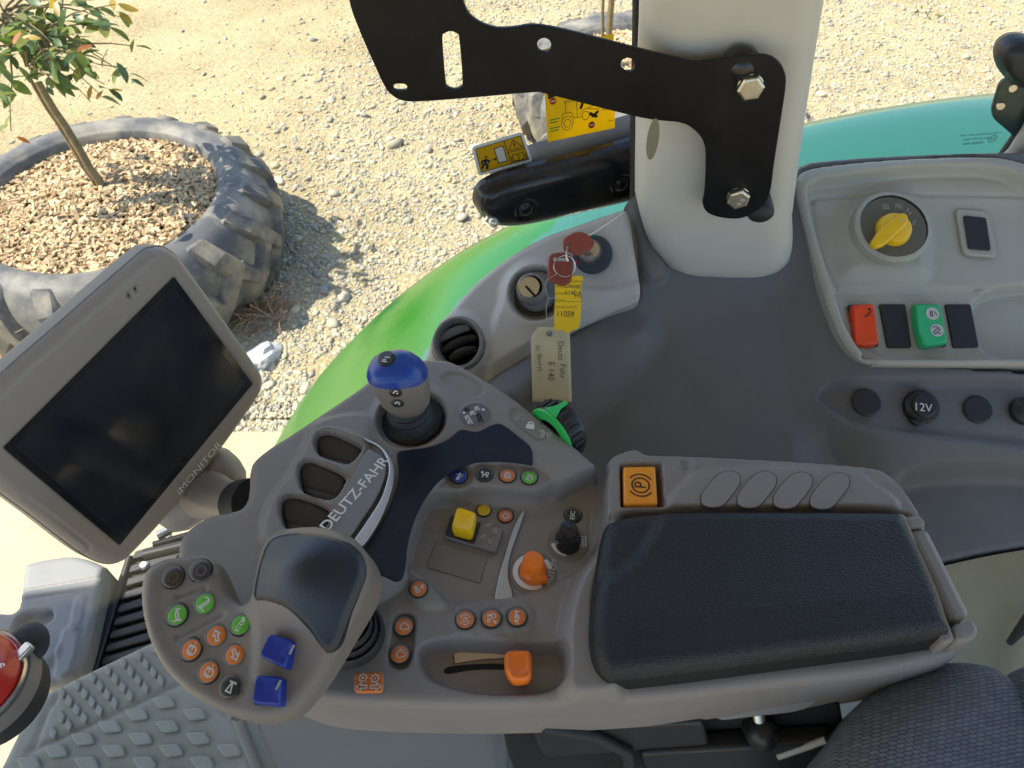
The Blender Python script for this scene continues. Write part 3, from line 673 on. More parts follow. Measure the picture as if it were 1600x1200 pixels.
# floor mat with diamond studs
PM = lev(1.45)
t = thing('floor_mat', 'grey rubber floor mat covered with raised diamond studs', 'floor mat', PM.hit(200, 1130))
rm = Relief(PM, [(236, 1003), (236, 1003), (65, 1086), (44, 1112), (10, 1180), (-40, 1280), (-40, 1280), (430, 1300), (430, 1300), (384, 1160), (362, 1118), (320, 1080), (280, 1040)], .006, n=4).round(.006)
rm.groove([(45, 1174), (150, 1128), (270, 1073), (360, 1030)], .006, .005, closed=False).groove([(52, 1166), (70, 1120), (103, 1066)], .005, .004, closed=False)
rm.build('mat_sheet', t, M['mat'], -.02)
def stud(w, h, t_): return curve_mesh('stud', [roundpoly([(-w/2, h*.1), (-w*.1, h/2), (w/2, -h*.1), (w*.1, -h/2)], .004, 2)], M['mat'], t_, .003)
big = curve_mesh('stud', [roundpoly(PM.pts([(257-20, 1099-8), (257+11, 1099-10), (257+20, 1099+6), (257-8, 1099+10)]), .006, 3)], M['mat'], .008, .003)
small = curve_mesh('stud', [roundpoly(PM.pts([(146-2, 1060-11), (146+6, 1060-2), (146+2, 1060+10), (146-6, 1060+3)]), .003, 2)], M['mat'], .006, .002)
def inpoly(x, y, P):
    c = False
    for i in range(len(P)):
        a, b = P[i-1], P[i]
        if (a[1] > y) != (b[1] > y) and x < (y-a[1])/(b[1]-a[1])*(b[0]-a[0])+a[0]: c = not c
    return c
bx0 = PM.px(257, 1099); sx0 = PM.px(146, 1060)
bigP = [(52, 1190), (275, 1086), (330, 1115), (362, 1150), (380, 1205), (0, 1230)]; smP = [(62, 1172), (100, 1075), (240, 1012), (300, 1056), (250, 1074)]
for i in range(-7, 7):
    for j in range(-7, 9):
        u, v = 257+48*i-42*j, 1099+18.5*i+19*j
        if inpoly(u, v, bigP): p = PM.px(u, v); link('stud', big, t, PM.at(p[0]-bx0[0], p[1]-bx0[1], -.001))
for i in range(-8, 9):
    for j in range(-2, 6):
        u, v = 146-24*i+11.5*j, 1060+11.6*i+13.2*j
        if inpoly(u, v, smP): p = PM.px(u, v); link('stud', small, t, PM.at(p[0]-sx0[0], p[1]-sx0[1], -.001))
# fire extinguisher at the left edge
PE = lev(1.72); c0 = PE.hit(-54, 1058); k = PE.sc(0, 1060); rr = 76*k
t = thing('fire_extinguisher', 'red fire extinguisher in a grey bracket at the left edge', 'extinguisher', c0-Vector((0, 0, .3)))
mE = Matrix.Translation(c0)
link('cylinder', lathe('cylinder', [(0, .045), (rr*.35, .043), (rr*.65, .034), (rr*.86, .020), (rr*.97, .004), (rr, -.010), (rr, -.08), (0, -.08)], M['red'], 56), t, mE)
link('clamp_band', lathe('clamp_band', [(rr+.001, -.010), (rr+.004, -.009), (rr+.005, -.012), (rr+.005, -.017), (rr+.002, -.018)], M['chrome'], 56), t, mE)
link('bracket_cup', lathe('bracket_cup', [(rr+.001, -.018), (rr+.008, -.019), (rr+.011, -.024), (rr+.013, -.040), (rr+.008, -.044), (rr+.001, -.045)], M['lever'], 56), t, mE)
link('base_cup', lathe('base_cup', [(rr+.001, -.046), (rr+.004, -.048), (rr+.006, -.082), (rr*.9, -.088), (0, -.088)], M['rubber'], 56), t, mE)
link('knob', lathe('knob', [(0, .012), (.018, .012), (.026, .008), (.030, 0), (.027, -.006), (.012, -.010), (.012, -.03)], M['rubber'], 32), t, Matrix.Translation(PE.hit(44, 1006, -.03)) @ Matrix.Rotation(.3, 4, 'X'))
link('latch', curve_mesh('latch', [rrect(.014, .030, .004)], M['chrome'], .012, .003), t, Matrix.Translation(PE.hit(38, 1024, -.015)) @ Matrix.Rotation(-.5, 4, 'Z'))
symbol(t, lev(1.745), [[(-.6, -.5), (-.6, .5)], [(-.1, -.5), (-.1, .5), (.5, .1), (.5, -.5)]], 2, 1040, .002, .006, 40, M['white'], .3)

# ================================================================== CAB: windows, pillar, unseen roof
dG = Vector((1, .40, 0)).normalized(); nG = Vector((.40, -1, 0)).normalized()
PG = Plane((.15, .945, 2.3), nG, (1, .40, 0))
t = thing('side_window', 'clear side window pane behind the monitor and joystick', 'window', (-.5, .7, 1.3))
link('pane', curve_mesh('pane', [[(-1.35, -1.05), (-.02, -1.05), (-.02, .80), (-1.35, .80)]], M['glass'], .005, .0), t, PG.at(0, 0))
P2 = Plane((.36, .965, 2.3), (0, -1, 0))
t = thing('quarter_window', 'clear rear side window above the beige control panel', 'window', (.8, .96, 2.1))
link('pane', curve_mesh('pane', [[(-.02, -.28), (.95, -.28), (.95, .80), (-.02, .80)]], M['glass'], .005, .0), t, P2.at(0, 0))
for s_, u, v, sz in (('TRACTOR GLAZING SAFETY', 1532, 210, .0030), ('DOT 459 M2 AS2', 1526, 217, .0032), ('43R-000291', 1521, 224, .0040)):
    lettering(t, P2, s_, u, v, .007, sz*1.5, 5, M['darkprint'], 0, 1)
symbol(t, P2, [[(.9*math.cos(a*.314), .9*math.sin(a*.314)) for a in range(21)]], 1551, 217, .007, .0062, 5, M['darkprint'], .12)
lettering(t, P2, 'E2', 1551, 217, .007, .0075, 5, M['darkprint'])
# unseen cab roof, its front stretched forward to shade the interior and cover
t = thing('unseen_cab_roof', 'pale lined cab roof overhead, stretched forward for shade', 'roof', (0, 0, 3.15))
link('unseen_roof_shell', curve_mesh('unseen_roof_shell', [roundpoly([(1.2, 1.12), (.15, 1.10), (-2.65, .735), (-2.65, -.95), (.15, -1.15), (1.2, -1.15)], .16, 6)], M['roof'], .12, .04), t, Matrix.Translation((0, 0, 3.14)))

# pillar
yf, yb = .75, .93
def psec(z, xl, xr, y0=yf, y1=yb, r=.045):
    P = rrect(xr-xl, y1-y0, r, 6, (xl+xr)/2, (y0+y1)/2); d0 = y0*cp+(CAMZ-z)*sp_; out = [] # the cover tapers towards the outside
    for x, y in P: q = (x-xl)/(xr-xl); out.append(Vector((x+xl*((y*cp+(CAMZ-z)*sp_)/d0-1)*(1-q), y, z)))
    return out
PYF = Plane((0, yf, 2.3), (0, -1, 0))
def xz(u, v): q = PYF.hit(u, v); return q.x, q.z
secs = []
for v, ul, ur in ((434, 1062, 1225), (431, 1040, 1238), (424, 1027, 1245), (412, 1018, 1248), (390, 1008, 1249), (360, 999, 1248), (330, 992, 1252), (260, 993, 1262), (200, 994, 1271), (100, 998, 1288), (0, 1000, 1306), (-150, 1004, 1336), (-420, 1015, 1380)):
    a, b = xz(ul, v), xz(ur, v); secs.append(psec(a[1], a[0], b[0], yf+.0, yb, .04))
t = thing('window_pillar', 'ivory moulded window pillar behind the black bracket', 'pillar', PYF.hit(1130, 430))
link('pillar_cover', loft('pillar_cover', secs, M['pillar'], True, True, 60), t)
link('plug', lathe('plug', [(0, .0015), (.9, .0015), (1, .0008), (1.12, 0)], pmat('olive plug', (.20, .19, .13), .5), 28), t, Plane((0, yf-.001, 2.3), (-.5, -1, 0)).atpx(1020, 218, .004, 0, .018) @ Matrix.Diagonal((.30, 1.15, .3, 1)))
ssl = Plane((xz(996, 100)[0]-.003, .80, 2.5), (0, -1, 0))
PYS = Plane((0, .86, 2.3), (0, -1, 0))
tube('seal', [PYS.hit(u, v) for u, v in ((993, 325), (994, 200), (998, 60), (1001, -100), (1010, -400))], .008, M['rubber'], t, 10)
link('ball_stud', lathe('ball_stud', [(0, .03)]+[(.020*math.sin(R_(a)), .012+.018*math.cos(R_(a))) for a in range(10, 130, 12)]+[(.016, 0)], M['blackgloss'], 24), t, PYF.atpx(1153, 92, .002))

# black bracket, bolted to the pillar
PB = Plane((PYF.hit(1170, 140).x, yf-.030, 2.45), (-.06, -1, 0.0))
t = thing('mounting_bracket', 'black steel bracket plate bolted across the ivory pillar', 'bracket', PB.hit(1150, 320))
out = [(540, -60), (545, 0), (560, 45), (584, 100), (600, 134), (612, 149), (630, 158), (660, 159), (740, 153), (832, 145), (860, 149), (1000, 184), (1062, 192), (1084, 203), (1098, 220), (1103, 245), (1101, 300), (1098, 318), (1106, 333), (1130, 341), (1160, 341), (1188, 326), (1203, 302), (1210, 255), (1220, 190), (1228, 135), (1226, 112), (1214, 95), (1192, 87), (1150, 89), (1092, 97), (1060, 92), (1000, 78), (900, 52), (838, 40), (800, 44), (772, 44), (745, 33), (728, 14), (716, -30), (714, -60), (714, -60), (540, -60)]
sl_ = lambda u0, v0, u1, v1, w: [(u0-w, v0), (u0-w*.7, v0-w*.75), (u0, v0-w), (u0+w*.7, v0-w*.75), (u0+w, v0), (u1+w, v1), (u1+w*.7, v1+w*.75), (u1, v1+w), (u1-w*.7, v1+w*.75), (u1-w, v1)]
holes = [sl_(704, 63, 709, 127, 13.5), [(614, 137), (617, 132), (632, 132), (636, 137), (632, 142), (617, 142)]] + [[(u+r*math.cos(a*.4488), v+r*math.sin(a*.4488)) for a in range(14)] for u, v, r in ((850, 71, 11), (981, 102, 11))]
loops = [cr(PB.pts(out, 0), 5)]+[cr(PB.pts(h, 0), 3) for h in holes]
plate('bracket_plate', t, PB, loops, -.006, .006, M['steelblk'], .0012)
hexb = lathe('bolt', [(0, .62), (.80, .62), (.92, .58), (1, .50), (1, 0)], M['zinc'], 6, sharp=20)
for u, v, r, rot in ((1172, 134, 21, 12), (1153, 307, 18, 25)):
    b = link('bolt', hexb, t, PB.atpx(u, v, .0015, R_(rot), r*PB.sc(u, v)))
    link('washer', lathe('washer', [(0, .0015), (1.0, .0015), (1.05, .001), (1.05, 0)], M['zinc'], 28), b, PB.atpx(u, v, .0003, 0, 1) @ Matrix.Diagonal((r*PB.sc(u, v)*.92, r*PB.sc(u, v)*.92, 1, 1)))
    lettering(b, PB, '8.8', u+5, v+9, .0015+.64*r*PB.sc(u, v), .008, 40+rot, M['offwhite'])
    tube('spacer', [PB.hit(u, v, -.006), PB.hit(u, v, -.032)], .011, M['steelblk'], t, 16)
link('rubber_foot', lathe('rubber_foot', [(0, .012), (.8, .011), (.95, .008), (1, .003), (1, -.03)], M['rubber'], 28), t, PB.atpx(1187, 327, -.012, 0, 1) @ Matrix.Diagonal((22*PB.sc(1187, 327), 18*PB.sc(1187, 327), 1, 1)))

# black hinge arm of the side window with its ball stud
PH = Plane(PG.hit(880, 290)-dG*0+nG*.05, nG, (1, .4, 0))
t = thing('window_hinge_arm', 'glossy black window hinge arm reaching left from the pillar', 'hinge arm', PH.hit(990, 260))
rh = Relief(PH, [(752, 338), (752, 318), (765, 300), (800, 285), (850, 272), (920, 255), (1000, 232), (1050, 222), (1050, 222), (1050, 320), (1050, 320), (1000, 322), (900, 345), (830, 360), (790, 363), (768, 357)], .003, n=5).round(.022)
for u, v in ((823, 329), (972, 290)):
    rh.disc(u, v, 17, -.004, .005, add=True, hp=0); rh.disc(u, v, 11, .006, .006, add=True, hp=0)
rh.build('arm_cover', t, M['blackgloss'], -.03)
rb = Relief(PH, [(778, 292), (785, 270), (830, 248), (900, 226), (960, 207), (1050, 180), (1050, 180), (1050, 300), (1050, 300), (900, 330), (800, 330)], .004, n=5, h=-.05).round(.03)
ob = rb.build('frame_rail', t, M['rail'], -.03); ob.matrix_basis = WM[t].inverted() @ PH.at(0, 0, -.05); WM[ob] = PH.at(0, 0, -.05)
bs = link('ball_stud', lathe('ball_stud', [(0, .030)]+[(.0075*math.sin(R_(a)), .022+.0075*math.cos(R_(a))) for a in range(15, 150, 15)]+[(.0035, .012), (.0035, 0)], M['chrome'], 18), t, PH.atpx(762, 332, -.012))
link('stud_nut', lathe('stud_nut', [(0, .004), (.006, .004), (.0065, 0)], M['chrome'], 6), bs, PH.atpx(764, 341, .002))

# stickers on the side pane
t = thing('exit_sticker', 'orange emergency exit sticker with white border stuck on the side window', 'sticker', PG.hit(785, 240))
stk = [(737, 230), (816, 206), (833, 252), (748, 275)]
pplate('backing', t, PG, stk, .0035, .0008, M['stk_white'], 0, r=.006)
H_ = .0048
def quadpts(c, ts): # bilinear points inside a sticker's four corners
    a, b, c2, d = [np.array(x, float) for x in c]
    return [tuple(a*(1-s)*(1-q)+b*s*(1-q)+c2*s*q+d*(1-s)*q) for s, q in ts]
def sq(ts): return quadpts(stk, ts)
def stk_fill(ts, mat, h, name='print'):
    P = PG.pts(sq(ts), h); v, f = ribbon([], .1, [P]); v = [(a, b, 0) for a, b, _ in v]; link(name, mesh(name, v, f, mat, False), t, PG.at(0, 0, h))
def stk_line(paths, mat, w, h):
    v, f = ribbon([PG.pts(sq(p), h) for p in paths], w); v = [(a, b, z*.02) for a, b, z in v]; link('print', mesh('print', v, f, mat, False), t, PG.at(0, 0, h))
stk_fill([(.06, .10), (.94, .10), (.94, .90), (.06, .90)], M['sticker'], H_)
stk_fill([(.40, .26), (.57, .26), (.57, .76), (.40, .76)], M['offwhite'], H_+.0003)
L = [(.40, .26), (.57, .26), (.57, .76), (.40, .76), (.40, .26)]
stk_line([[(.62, .10), (.62, .90)], [(.62, .52), (.94, .52)], L, [(.06, .10), (.94, .10), (.94, .90), (.06, .90), (.06, .10)], [(.78, .16), (.91, .46), (.65, .46), (.78, .16)], [(.68, .62), (.78, .66), (.88, .62), (.88, .82), (.78, .86), (.68, .82), (.68, .62)], [(.78, .66), (.78, .86)], [(.65, .66), (.65, .86), (.91, .86), (.91, .66)], [(.29, .60), (.36, .60)]], M['blackprint'], .0011, H_+.0006)
stk_line([[(.78, .26), (.78, .37)], [(.78, .405), (.78, .43)]], M['blackprint'], .002, H_+.0007)
stk_fill([(.35, .53), (.39, .60), (.35, .67)], M['blackprint'], H_+.0008)
stk_line([[(.20, .52), (.17, .64), (.20, .74), (.17, .86)], [(.17, .66), (.12, .70), (.09, .80)], [(.19, .54), (.24, .60), (.25, .66)], [(.19, .54), (.13, .56), (.10, .64)]], M['blackprint'], .0035, H_+.0007)
stk_fill([(.205, .41), (.235, .43), (.235, .49), (.205, .50), (.19, .45)], M['blackprint'], H_+.0008)
lettering(t, PG, '0.016.7343.0', 806, 260, H_+.0004, .0075, 1, M['blackprint'])
# big yellow warning sheet
t = thing('warning_sheet', 'large yellow tractor warning sheet partly behind the black bracket', 'warning sign', PG.hit(905, 180))
sh = [(847, 78), (959, 53), (961, 200), (856, 222)]
pplate('sheet', t, PG, sh, -.0045, .0008, M['sign'], 0, r=.001)
def sh_line(paths, mat, w, h=.0038):
    P = [PG.pts(quadpts(sh, p), -h) for p in paths]; v, f = ribbon(P, w); v = [(a, b, z*.02) for a, b, z in v]; link('print', mesh('print', v, f, mat, False), t, PG.at(0, 0, -.0035))
def cpath(cx, cy, rx, ry, n=20): return [(cx+rx*math.cos(2*math.pi*i/n), cy+ry*math.sin(2*math.pi*i/n)) for i in range(n+1)]
def sh_fill(ts, mat, h=.0032):
    v, f = ribbon([], .1, [PG.pts(quadpts(sh, ts), -h)]); v = [(a, b, 0) for a, b, _ in v]; link('print', mesh('print', v, f, mat, False), t, PG.at(0, 0, -h))
sh_line([cpath(.30, .84, .085, .075), cpath(.30, .84, .05, .042), cpath(.57, .80, .05, .045), [(.22, .78), (.24, .73), (.36, .73), (.40, .80), (.52, .80)], [(.29, .73), (.28, .62), (.44, .61), (.45, .74)], [(.28, .62), (.27, .60), (.45, .59)], [(.40, .80), (.45, .80), (.45, .74)], [(.48, .78), (.55, .73), (.74, .70)], [(.60, .73), (.78, .76)], [(.82, .60), (.96, .60), (.96, .78), (.82, .78), (.82, .60)], [(.82, .69), (.96, .69)], [(.86, .63), (.92, .66)], [(.88, .72), (.90, .77)], [(.90, .91), (.97, .91)]], M['darkprint'], .0009)
sh_line([[(.04, .77), (.19, .77)], [(.04, .80), (.16, .80)], [(.04, .86), (.19, .86)], [(.04, .89), (.17, .89)]], M['greenprint'], .0016)
sh_line([[(.50, .72), (.56, .61), (.68, .58), (.80, .57)], [(.63, .78), (.68, .82), (.76, .78)], [(.66, .80), (.74, .84)], [(.04, .50), (.16, .47)], [(.04, .53), (.2, .50)], [(.08, .44), (.26, .52)]], M['blackprint'], .0042)
for cx, cy in ((.11, .575), (.64, .60), (.655, .915), (.62, .35)):
    sh_fill(cpath(cx, cy, .048, .037, 16)[:-1], M['redprint']); sh_fill([(cx-.03, cy-.008), (cx+.03, cy-.008), (cx+.03, cy+.008), (cx-.03, cy+.008)], M['white'], .0028)

# corner at the far right: tinted plate, black knob, window frame
PQ = Plane((1.0, .90, 2.2), (-.2, -1, .1))
t = thing('window_latch', 'dark latch plate with round black knob at the right window edge', 'window latch', PQ.hit(1590, 190))
pplate('latch_plate', t, PQ, [(1562, 128), (1600, 110), (1680, 100), (1700, 260), (1600, 230), (1578, 208), (1552, 186), (1549, 172)], 0, .008, pmat('smoked plate', (.025, .05, .046), .25), .002, r=.008)
for u, v in ((1582, 137), (1563, 165)): link('screw', lathe('screw', [(0, .003), (.005, .003), (.006, 0)], M['zinc'], 12), t, PQ.atpx(u, v, .008))
kq = 1
link('knob', lathe('knob', [(0, .012), (.5, .016), (.8, .012), (.98, .0), (1, -.012), (.93, -.026), (.6, -.034)], M['black'], 36), t, PQ.atpx(1602, 100, .035, R_(-32), 1) @ Matrix.Diagonal((52*PQ.sc(1600, 100), 30*PQ.sc(1600, 100), 1, 1)))
t = thing('window_frame', 'black rubber edged window frame in the right corner', 'window frame', PQ.hit(1600, 240))
tube('frame_tube', [PQ.hit(u, v, -.01) for u, v in ((1540, 262), (1568, 243), (1588, 215), (1605, 180), (1650, 90))], .008, M['rubber'], t, 12)
tube('frame_tube', [PQ.hit(u, v, .02) for u, v in ((1560, 268), (1590, 240), (1612, 205), (1660, 120))], .014, M['beige_dk'], t, 12)

fl = link('cab_floor', curve_mesh('cab_floor', [roundpoly([(-.585, .40), (-.3, .52), (.9, .72), (1.2, .72), (1.2, -1.0), (-1.0, -1.0), (-1.0, -.2), (-.70, .22)], .05, 4)], M['mat'], .03, .004), None, Matrix.Translation((0, 0, 1.39))); tag(fl, 'grey cab floor under the console and seat', kind='structure')

# ================================================================== CAB: side wall, panels
PW = Plane((0, .53, 1.98), (0, -math.sin(R_(25)), math.cos(R_(25))))
t = thing('side_console', 'charcoal moulded side console behind the armrest', 'side console', PW.hit(1200, 650))
wl = [(640, 700), (668, 640), (700, 585), (760, 510), (850, 430), (930, 375), (966, 345), (978, 318), (990, 305), (1010, 290), (1240, 262), (1260, 252), (1420, 240), (1560, 236), (1720, 240), (1720, 240), (1760, 838), (1760, 838), (1600, 864), (1484, 888), (1440, 880), (900, 880), (660, 780)]
rw = Relief(PW, wl, .004, n=5)
rw.add([(1020, 470), (1150, 440), (1250, 430), (1285, 520), (1310, 620), (1350, 740), (1380, 880), (900, 880), (860, 720), (900, 600)], -.028, .10)
rw.add([(1000, 500), (880, 545), (780, 600), (740, 640), (900, 640), (1010, 540)], .018, .05)
rw.add([(1294, 612), (1310, 600), (1345, 597), (1730, 600), (1730, 690), (1480, 676), (1400, 668), (1345, 655), (1312, 632)], -.014, .016)
rw.add([(1300, 690), (1440, 700), (1740, 712), (1740, 900), (1380, 900)], -.03, .08)
rw.add([(1440, 742), (1740, 752), (1740, 900), (1470, 900)], -.03, .03)
rw.add([(978, 322), (1000, 310), (1014, 370), (1040, 425), (1018, 440), (1004, 430), (992, 380)], .014, .012)
rw.add([(1246, 268), (1262, 256), (1420, 244), (1740, 240), (1740, 262), (1420, 260), (1275, 270), (1252, 285), (1290, 420), (1280, 430), (1240, 300)], .009, .014)
rw.add([(640, 700), (640, 600), (900, 330), (970, 345), (982, 385), (990, 440), (988, 462), (940, 485), (850, 535), (790, 570), (750, 600), (690, 660)], -.045, .02)
rw.setp(rw.loc([(1256, 302), (1258, 284), (1270, 275), (1304, 268), (1400, 261), (1550, 255), (1740, 338), (1740, 563), (1400, 562), (1371, 560), (1348, 551), (1329, 528), (1313, 497), (1289, 423)], .0), -.075, .004)
rw.round(.012)
rw.build('console_shell', t, M['wall'], -.06)
# olive lining below, right
lin = thing('side_lining', 'olive beige lower side lining at the right behind the armrest end', 'lining panel', (.95, .45, 1.4))
PL = Plane((.9, .47, 1.6), (-.12, -1, .12))
rl = Relief(PL, [(1330, 800), (1760, 780), (1760, 780), (1760, 1300), (1760, 1300), (1330, 1300), (1330, 1300)], .01, n=3)
rl.add([(1560, 1000), (1620, 930), (1760, 900), (1760, 1300), (1540, 1300)], .03, .03)
rl.build('lining_shell', lin, M['wall_lo'], -.03)
tube('seat_belt_cable', [PL.hit(u, v, .06) for u, v in ((1578, 1004), (1590, 990), (1610, 965), (1660, 910))], [.005, .007, .009, .009], M['rubber'], lin, 12)
# 12 V socket, blank plugs
hw = -.013
cap = lathe('blank_plug', [(0, .003), (.9, .0028), (.98, .0018), (1.0, 0)], M['black'], 36)
def disc(name, me, par, pl, u, v, h, rpx, hz=1, rot=0, ry=1):
    k = rpx*pl.sc(u, v, h); me = me.copy(); me.transform(Matrix.Diagonal((k, k*ry, hz, 1))); me.polygons.foreach_set('use_smooth', [True]*len(me.polygons))
    at_ = me.attributes.get('sharp_edge')
    if at_: me.attributes.remove(at_)
    me.set_sharp_from_angle(angle=R_(32)); return link(name, me, par, pl.atpx(u, v, h, R_(rot)))
disc('blank_plug', cap, t, PW, 1353, 629, hw, 22.5); disc('blank_plug', cap, t, PW, 1527, 640, hw, 22.5)
so_ = disc('socket_cap', lathe('socket_cap', [(0, .014), (.62, .0135), (.68, .0125), (.70, .0105), (.86, .010), (.97, .007), (1, .0), (1, -.004)], M['black'], 40), t, PW, 1437, 637, hw, 27)
pplate('finger_tab', so_, PW, [(1420, 655), (1455, 655), (1441, 665), (1434, 665)], hw+.002, .008, M['black'], .002, r=.006)
pplate('hinge_tab', so_, PW, [(1430, 608), (1448, 608), (1450, 618), (1428, 618)], hw, .008, M['black'], .002, r=.002)
lettering(so_, PW, '12V', 1442, 637, hw+.0143, .0145, -3, M['white'], 0, 1.0, .12)
so2 = disc('socket_cap', lathe('socket_cap', [(0, .014), (.5, .0135), (.7, .010), (.97, .007), (1, .0)], M['black'], 36), t, PW, 1598, 643, hw, 22)

# beige control panel with its recess
t = thing('control_panel', 'beige control panel with yellow rotary switch and coloured rockers', 'control panel', PW.hit(1430, 420))
rim = [(1246, 300), (1248, 276), (1262, 265), (1300, 259), (1380, 252), (1480, 247), (1550, 246), (1590, 254), (1640, 275), (1720, 330), (1720, 330), (1720, 571), (1720, 571), (1400, 570), (1368, 568), (1342, 558), (1322, 535), (1305, 500), (1280, 425)]
hb = .012
rp = Relief(PW, rim, .0022, h=hb, n=5); rp.fn(lambda X, Y, H: H+hb); rp.round(.006)
inner = [(1264, 305), (1268, 290), (1282, 283), (1310, 280), (1400, 268), (1500, 264), (1560, 268), (1600, 285), (1700, 340), (1700, 340), (1700, 556), (1700, 556), (1385, 558), (1352, 548), (1332, 520), (1318, 490), (1290, 400)]
rp.set(inner, -.010, .010, hp=hb)
# upper floor lies deeper at its back; a step down to the switch field
rp.add([(1258, 285), (1420, 262), (1600, 275), (1720, 340), (1720, 318), (1600, 320), (1420, 312), (1266, 322)], .010, .05, hp=-.01)
rp.groove([(1268, 320), (1275, 314), (1400, 309), (1560, 310), (1720, 318)], .0035, .003, hp=-.01, closed=False)
rp.groove([(1268, 320), (1280, 390), (1308, 452)], .0035, .002, hp=-.01, closed=False).groove([(1308, 452), (1450, 451), (1720, 449)], .003, .003, hp=-.01, closed=False)
rp.set([(1316, 470), (1312, 456), (1500, 453), (1524, 455), (1534, 470), (1552, 556), (1395, 556), (1356, 546), (1336, 520)], -.016, .008, hp=-.012)
rp.set([(1538, 460), (1720, 455), (1720, 556), (1556, 556)], -.030, .012, hp=-.012)
rp.add([(1322, 345), (1340, 318), (1380, 300), (1420, 302), (1450, 330), (1452, 400), (1440, 430), (1335, 425), (1330, 400)], .012, .03, hp=0)
rp.build('panel_shell', t, M['beige'], -.05)
hd = .018
disc('dial_housing', lathe('dial_housing', [(1.02, -.5), (1.0, -.03), (1.0, .02), (.96, .05), (.88, .06), (.87, .05)], M['beige'], 48), t, PW, 1394, 355, hd-.005, 60, .10)
dl = disc('dial_face', lathe('dial_face', [(0, 0.001), (.97, .001), (1, 0)], pmat('olive dial', (.115, .105, .075), .45, grain=.2), 48), t, PW, 1395, 355, hd, 52)
for s_, u, v in (('N', 1420, 331), ('S', 1428, 348)): lettering(dl, PW, s_, u, v, hd+.0015, .011, -35, M['greyprint'])
symbol(dl, PW, [[(-.6, -.5), (-.6, .5), (.6, .5), (.6, -.5), (-.6, -.5)], [(0, -.5), (0, .5)], [(-.6, 0), (.6, 0)]], 1384, 323, hd+.0015, .006, 5, M['greyprint'], .16)
symbol(dl, PW, [[(-.6, -.5), (-.6, .5), (.6, .5), (.6, -.5)], [(0, -.7), (0, .5)], [(-.6, 0), (.6, 0)]], 1404, 323, hd+.0015, .006, -10, M['greyprint'], .16)
kb = link('rotary_knob', lathe('rotary_knob', [(0, .55), (.80, .50), (.90, .42), (1.0, .05), (1.0, 0)], M['yellow'], 40), t, PW.atpx(1395, 360, hd+.001, 0, 27*PW.sc(1395, 358, hd)))
pplate('pointer', kb, PW, [(1361, 379), (1369, 387), (1384, 382), (1421, 347), (1419, 334), (1409, 331), (1376, 355)], hd+.006, .010, M['yellow'], .003, r=.005)
symbol(kb, PW, [[(0, -.6), (0, .6)]], 1409, 344, hd+.0165, .004, -45, M['offwhite'], .5)
pplate('blank_frame', t, PW, [(1494, 325), (1545, 330), (1560, 402), (1507, 398)], -.0095, .006, M['beige'], .002, r=.008)
pplate('black_insert', t, PW, [(1506, 336), (1541, 340), (1549, 391), (1514, 388)], -.0035, .003, M['black'], .001, r=.003)
hs = -.016
for L_ in ([(1374, 475), (1415, 475), (1425, 543), (1387, 543)], [(1477, 475), (1517, 475), (1530, 542), (1490, 543)]):
    pplate('blank_insert', t, PW, L_, hs-.001, .004, M['black'], .001, r=.003)
for nm, base, top, mat_, lab in (('rocker_switch', [(1325, 476), (1360, 475), (1374, 541), (1338, 543)], [(1332, 475), (1366, 473), (1374, 538), (1350, 541), (1335, 538)], 'red_sw', 'red orange rocker switch with lock symbol'), ('rocker_switch', [(1426, 476), (1466, 475), (1480, 541), (1440, 543)], [(1430, 473), (1470, 474), (1482, 537), (1444, 542), (1434, 515)], 'green_sw', 'mint green rocker switch with two white symbols')):
    b = pplate(nm, t, PW, base, hs-.004, .008, M['black'], .001, r=.003); b['label'] = lab
    P = roundpoly(PW.pts(top, hs+.014), .004, 4); c = np.mean(P, 0)
    secs = [[Vector((c[0]+(p[0]-c[0])*k_, c[1]+(p[1]-c[1])*k_, z)) for p in P] for k_, z in ((1.0, .002), (1.0, .010), (.95, .0135), (.86, .015), (.80, .0148))]
    link('rocker_cap', loft('rocker_cap', secs, M[mat_], True, True, 55), b, PW.at(0, 0, hs))
    hz = hs+.0152
    if mat_ == 'red_sw': symbol(b, PW, [[(-.8, -.6), (-.3, -.6), (0, -.1), (.4, .1), (.7, .4)], [(.1, -.5), (.5, -.3)]], 1356, 489, hz, .007, 0, M['blackprint'], .2, [[(.1, .5), (.6, .5), (.6, .95), (.1, .95)]])
    else:
        for u, v, pth in ((1457, 490, [[(-.3, -.4), (-.3, .3), (-.15, .4), (0, .3), (0, -.4), (-.3, -.4)], [(.3, .4), (.55, .1), (.6, -.3)]]), (1464, 516, [[(-.5, -.5), (-.3, -.6), (.5, .1), (.4, .4), (.2, .4), (-.5, -.2), (-.5, -.5)], [(-.6, .5), (0, .65), (.2, .5)], [(.1, -.5), (.55, -.5)]])):
            disc('print_disc', lathe('print_disc', [(0, .0003), (.98, .0003), (1, 0)], M['offwhite'], 24), b, PW, u, v, hz, 10.5)
            symbol(b, PW, pth, u, v, hz+.0006, .008, 0, M['darkprint'], .14)

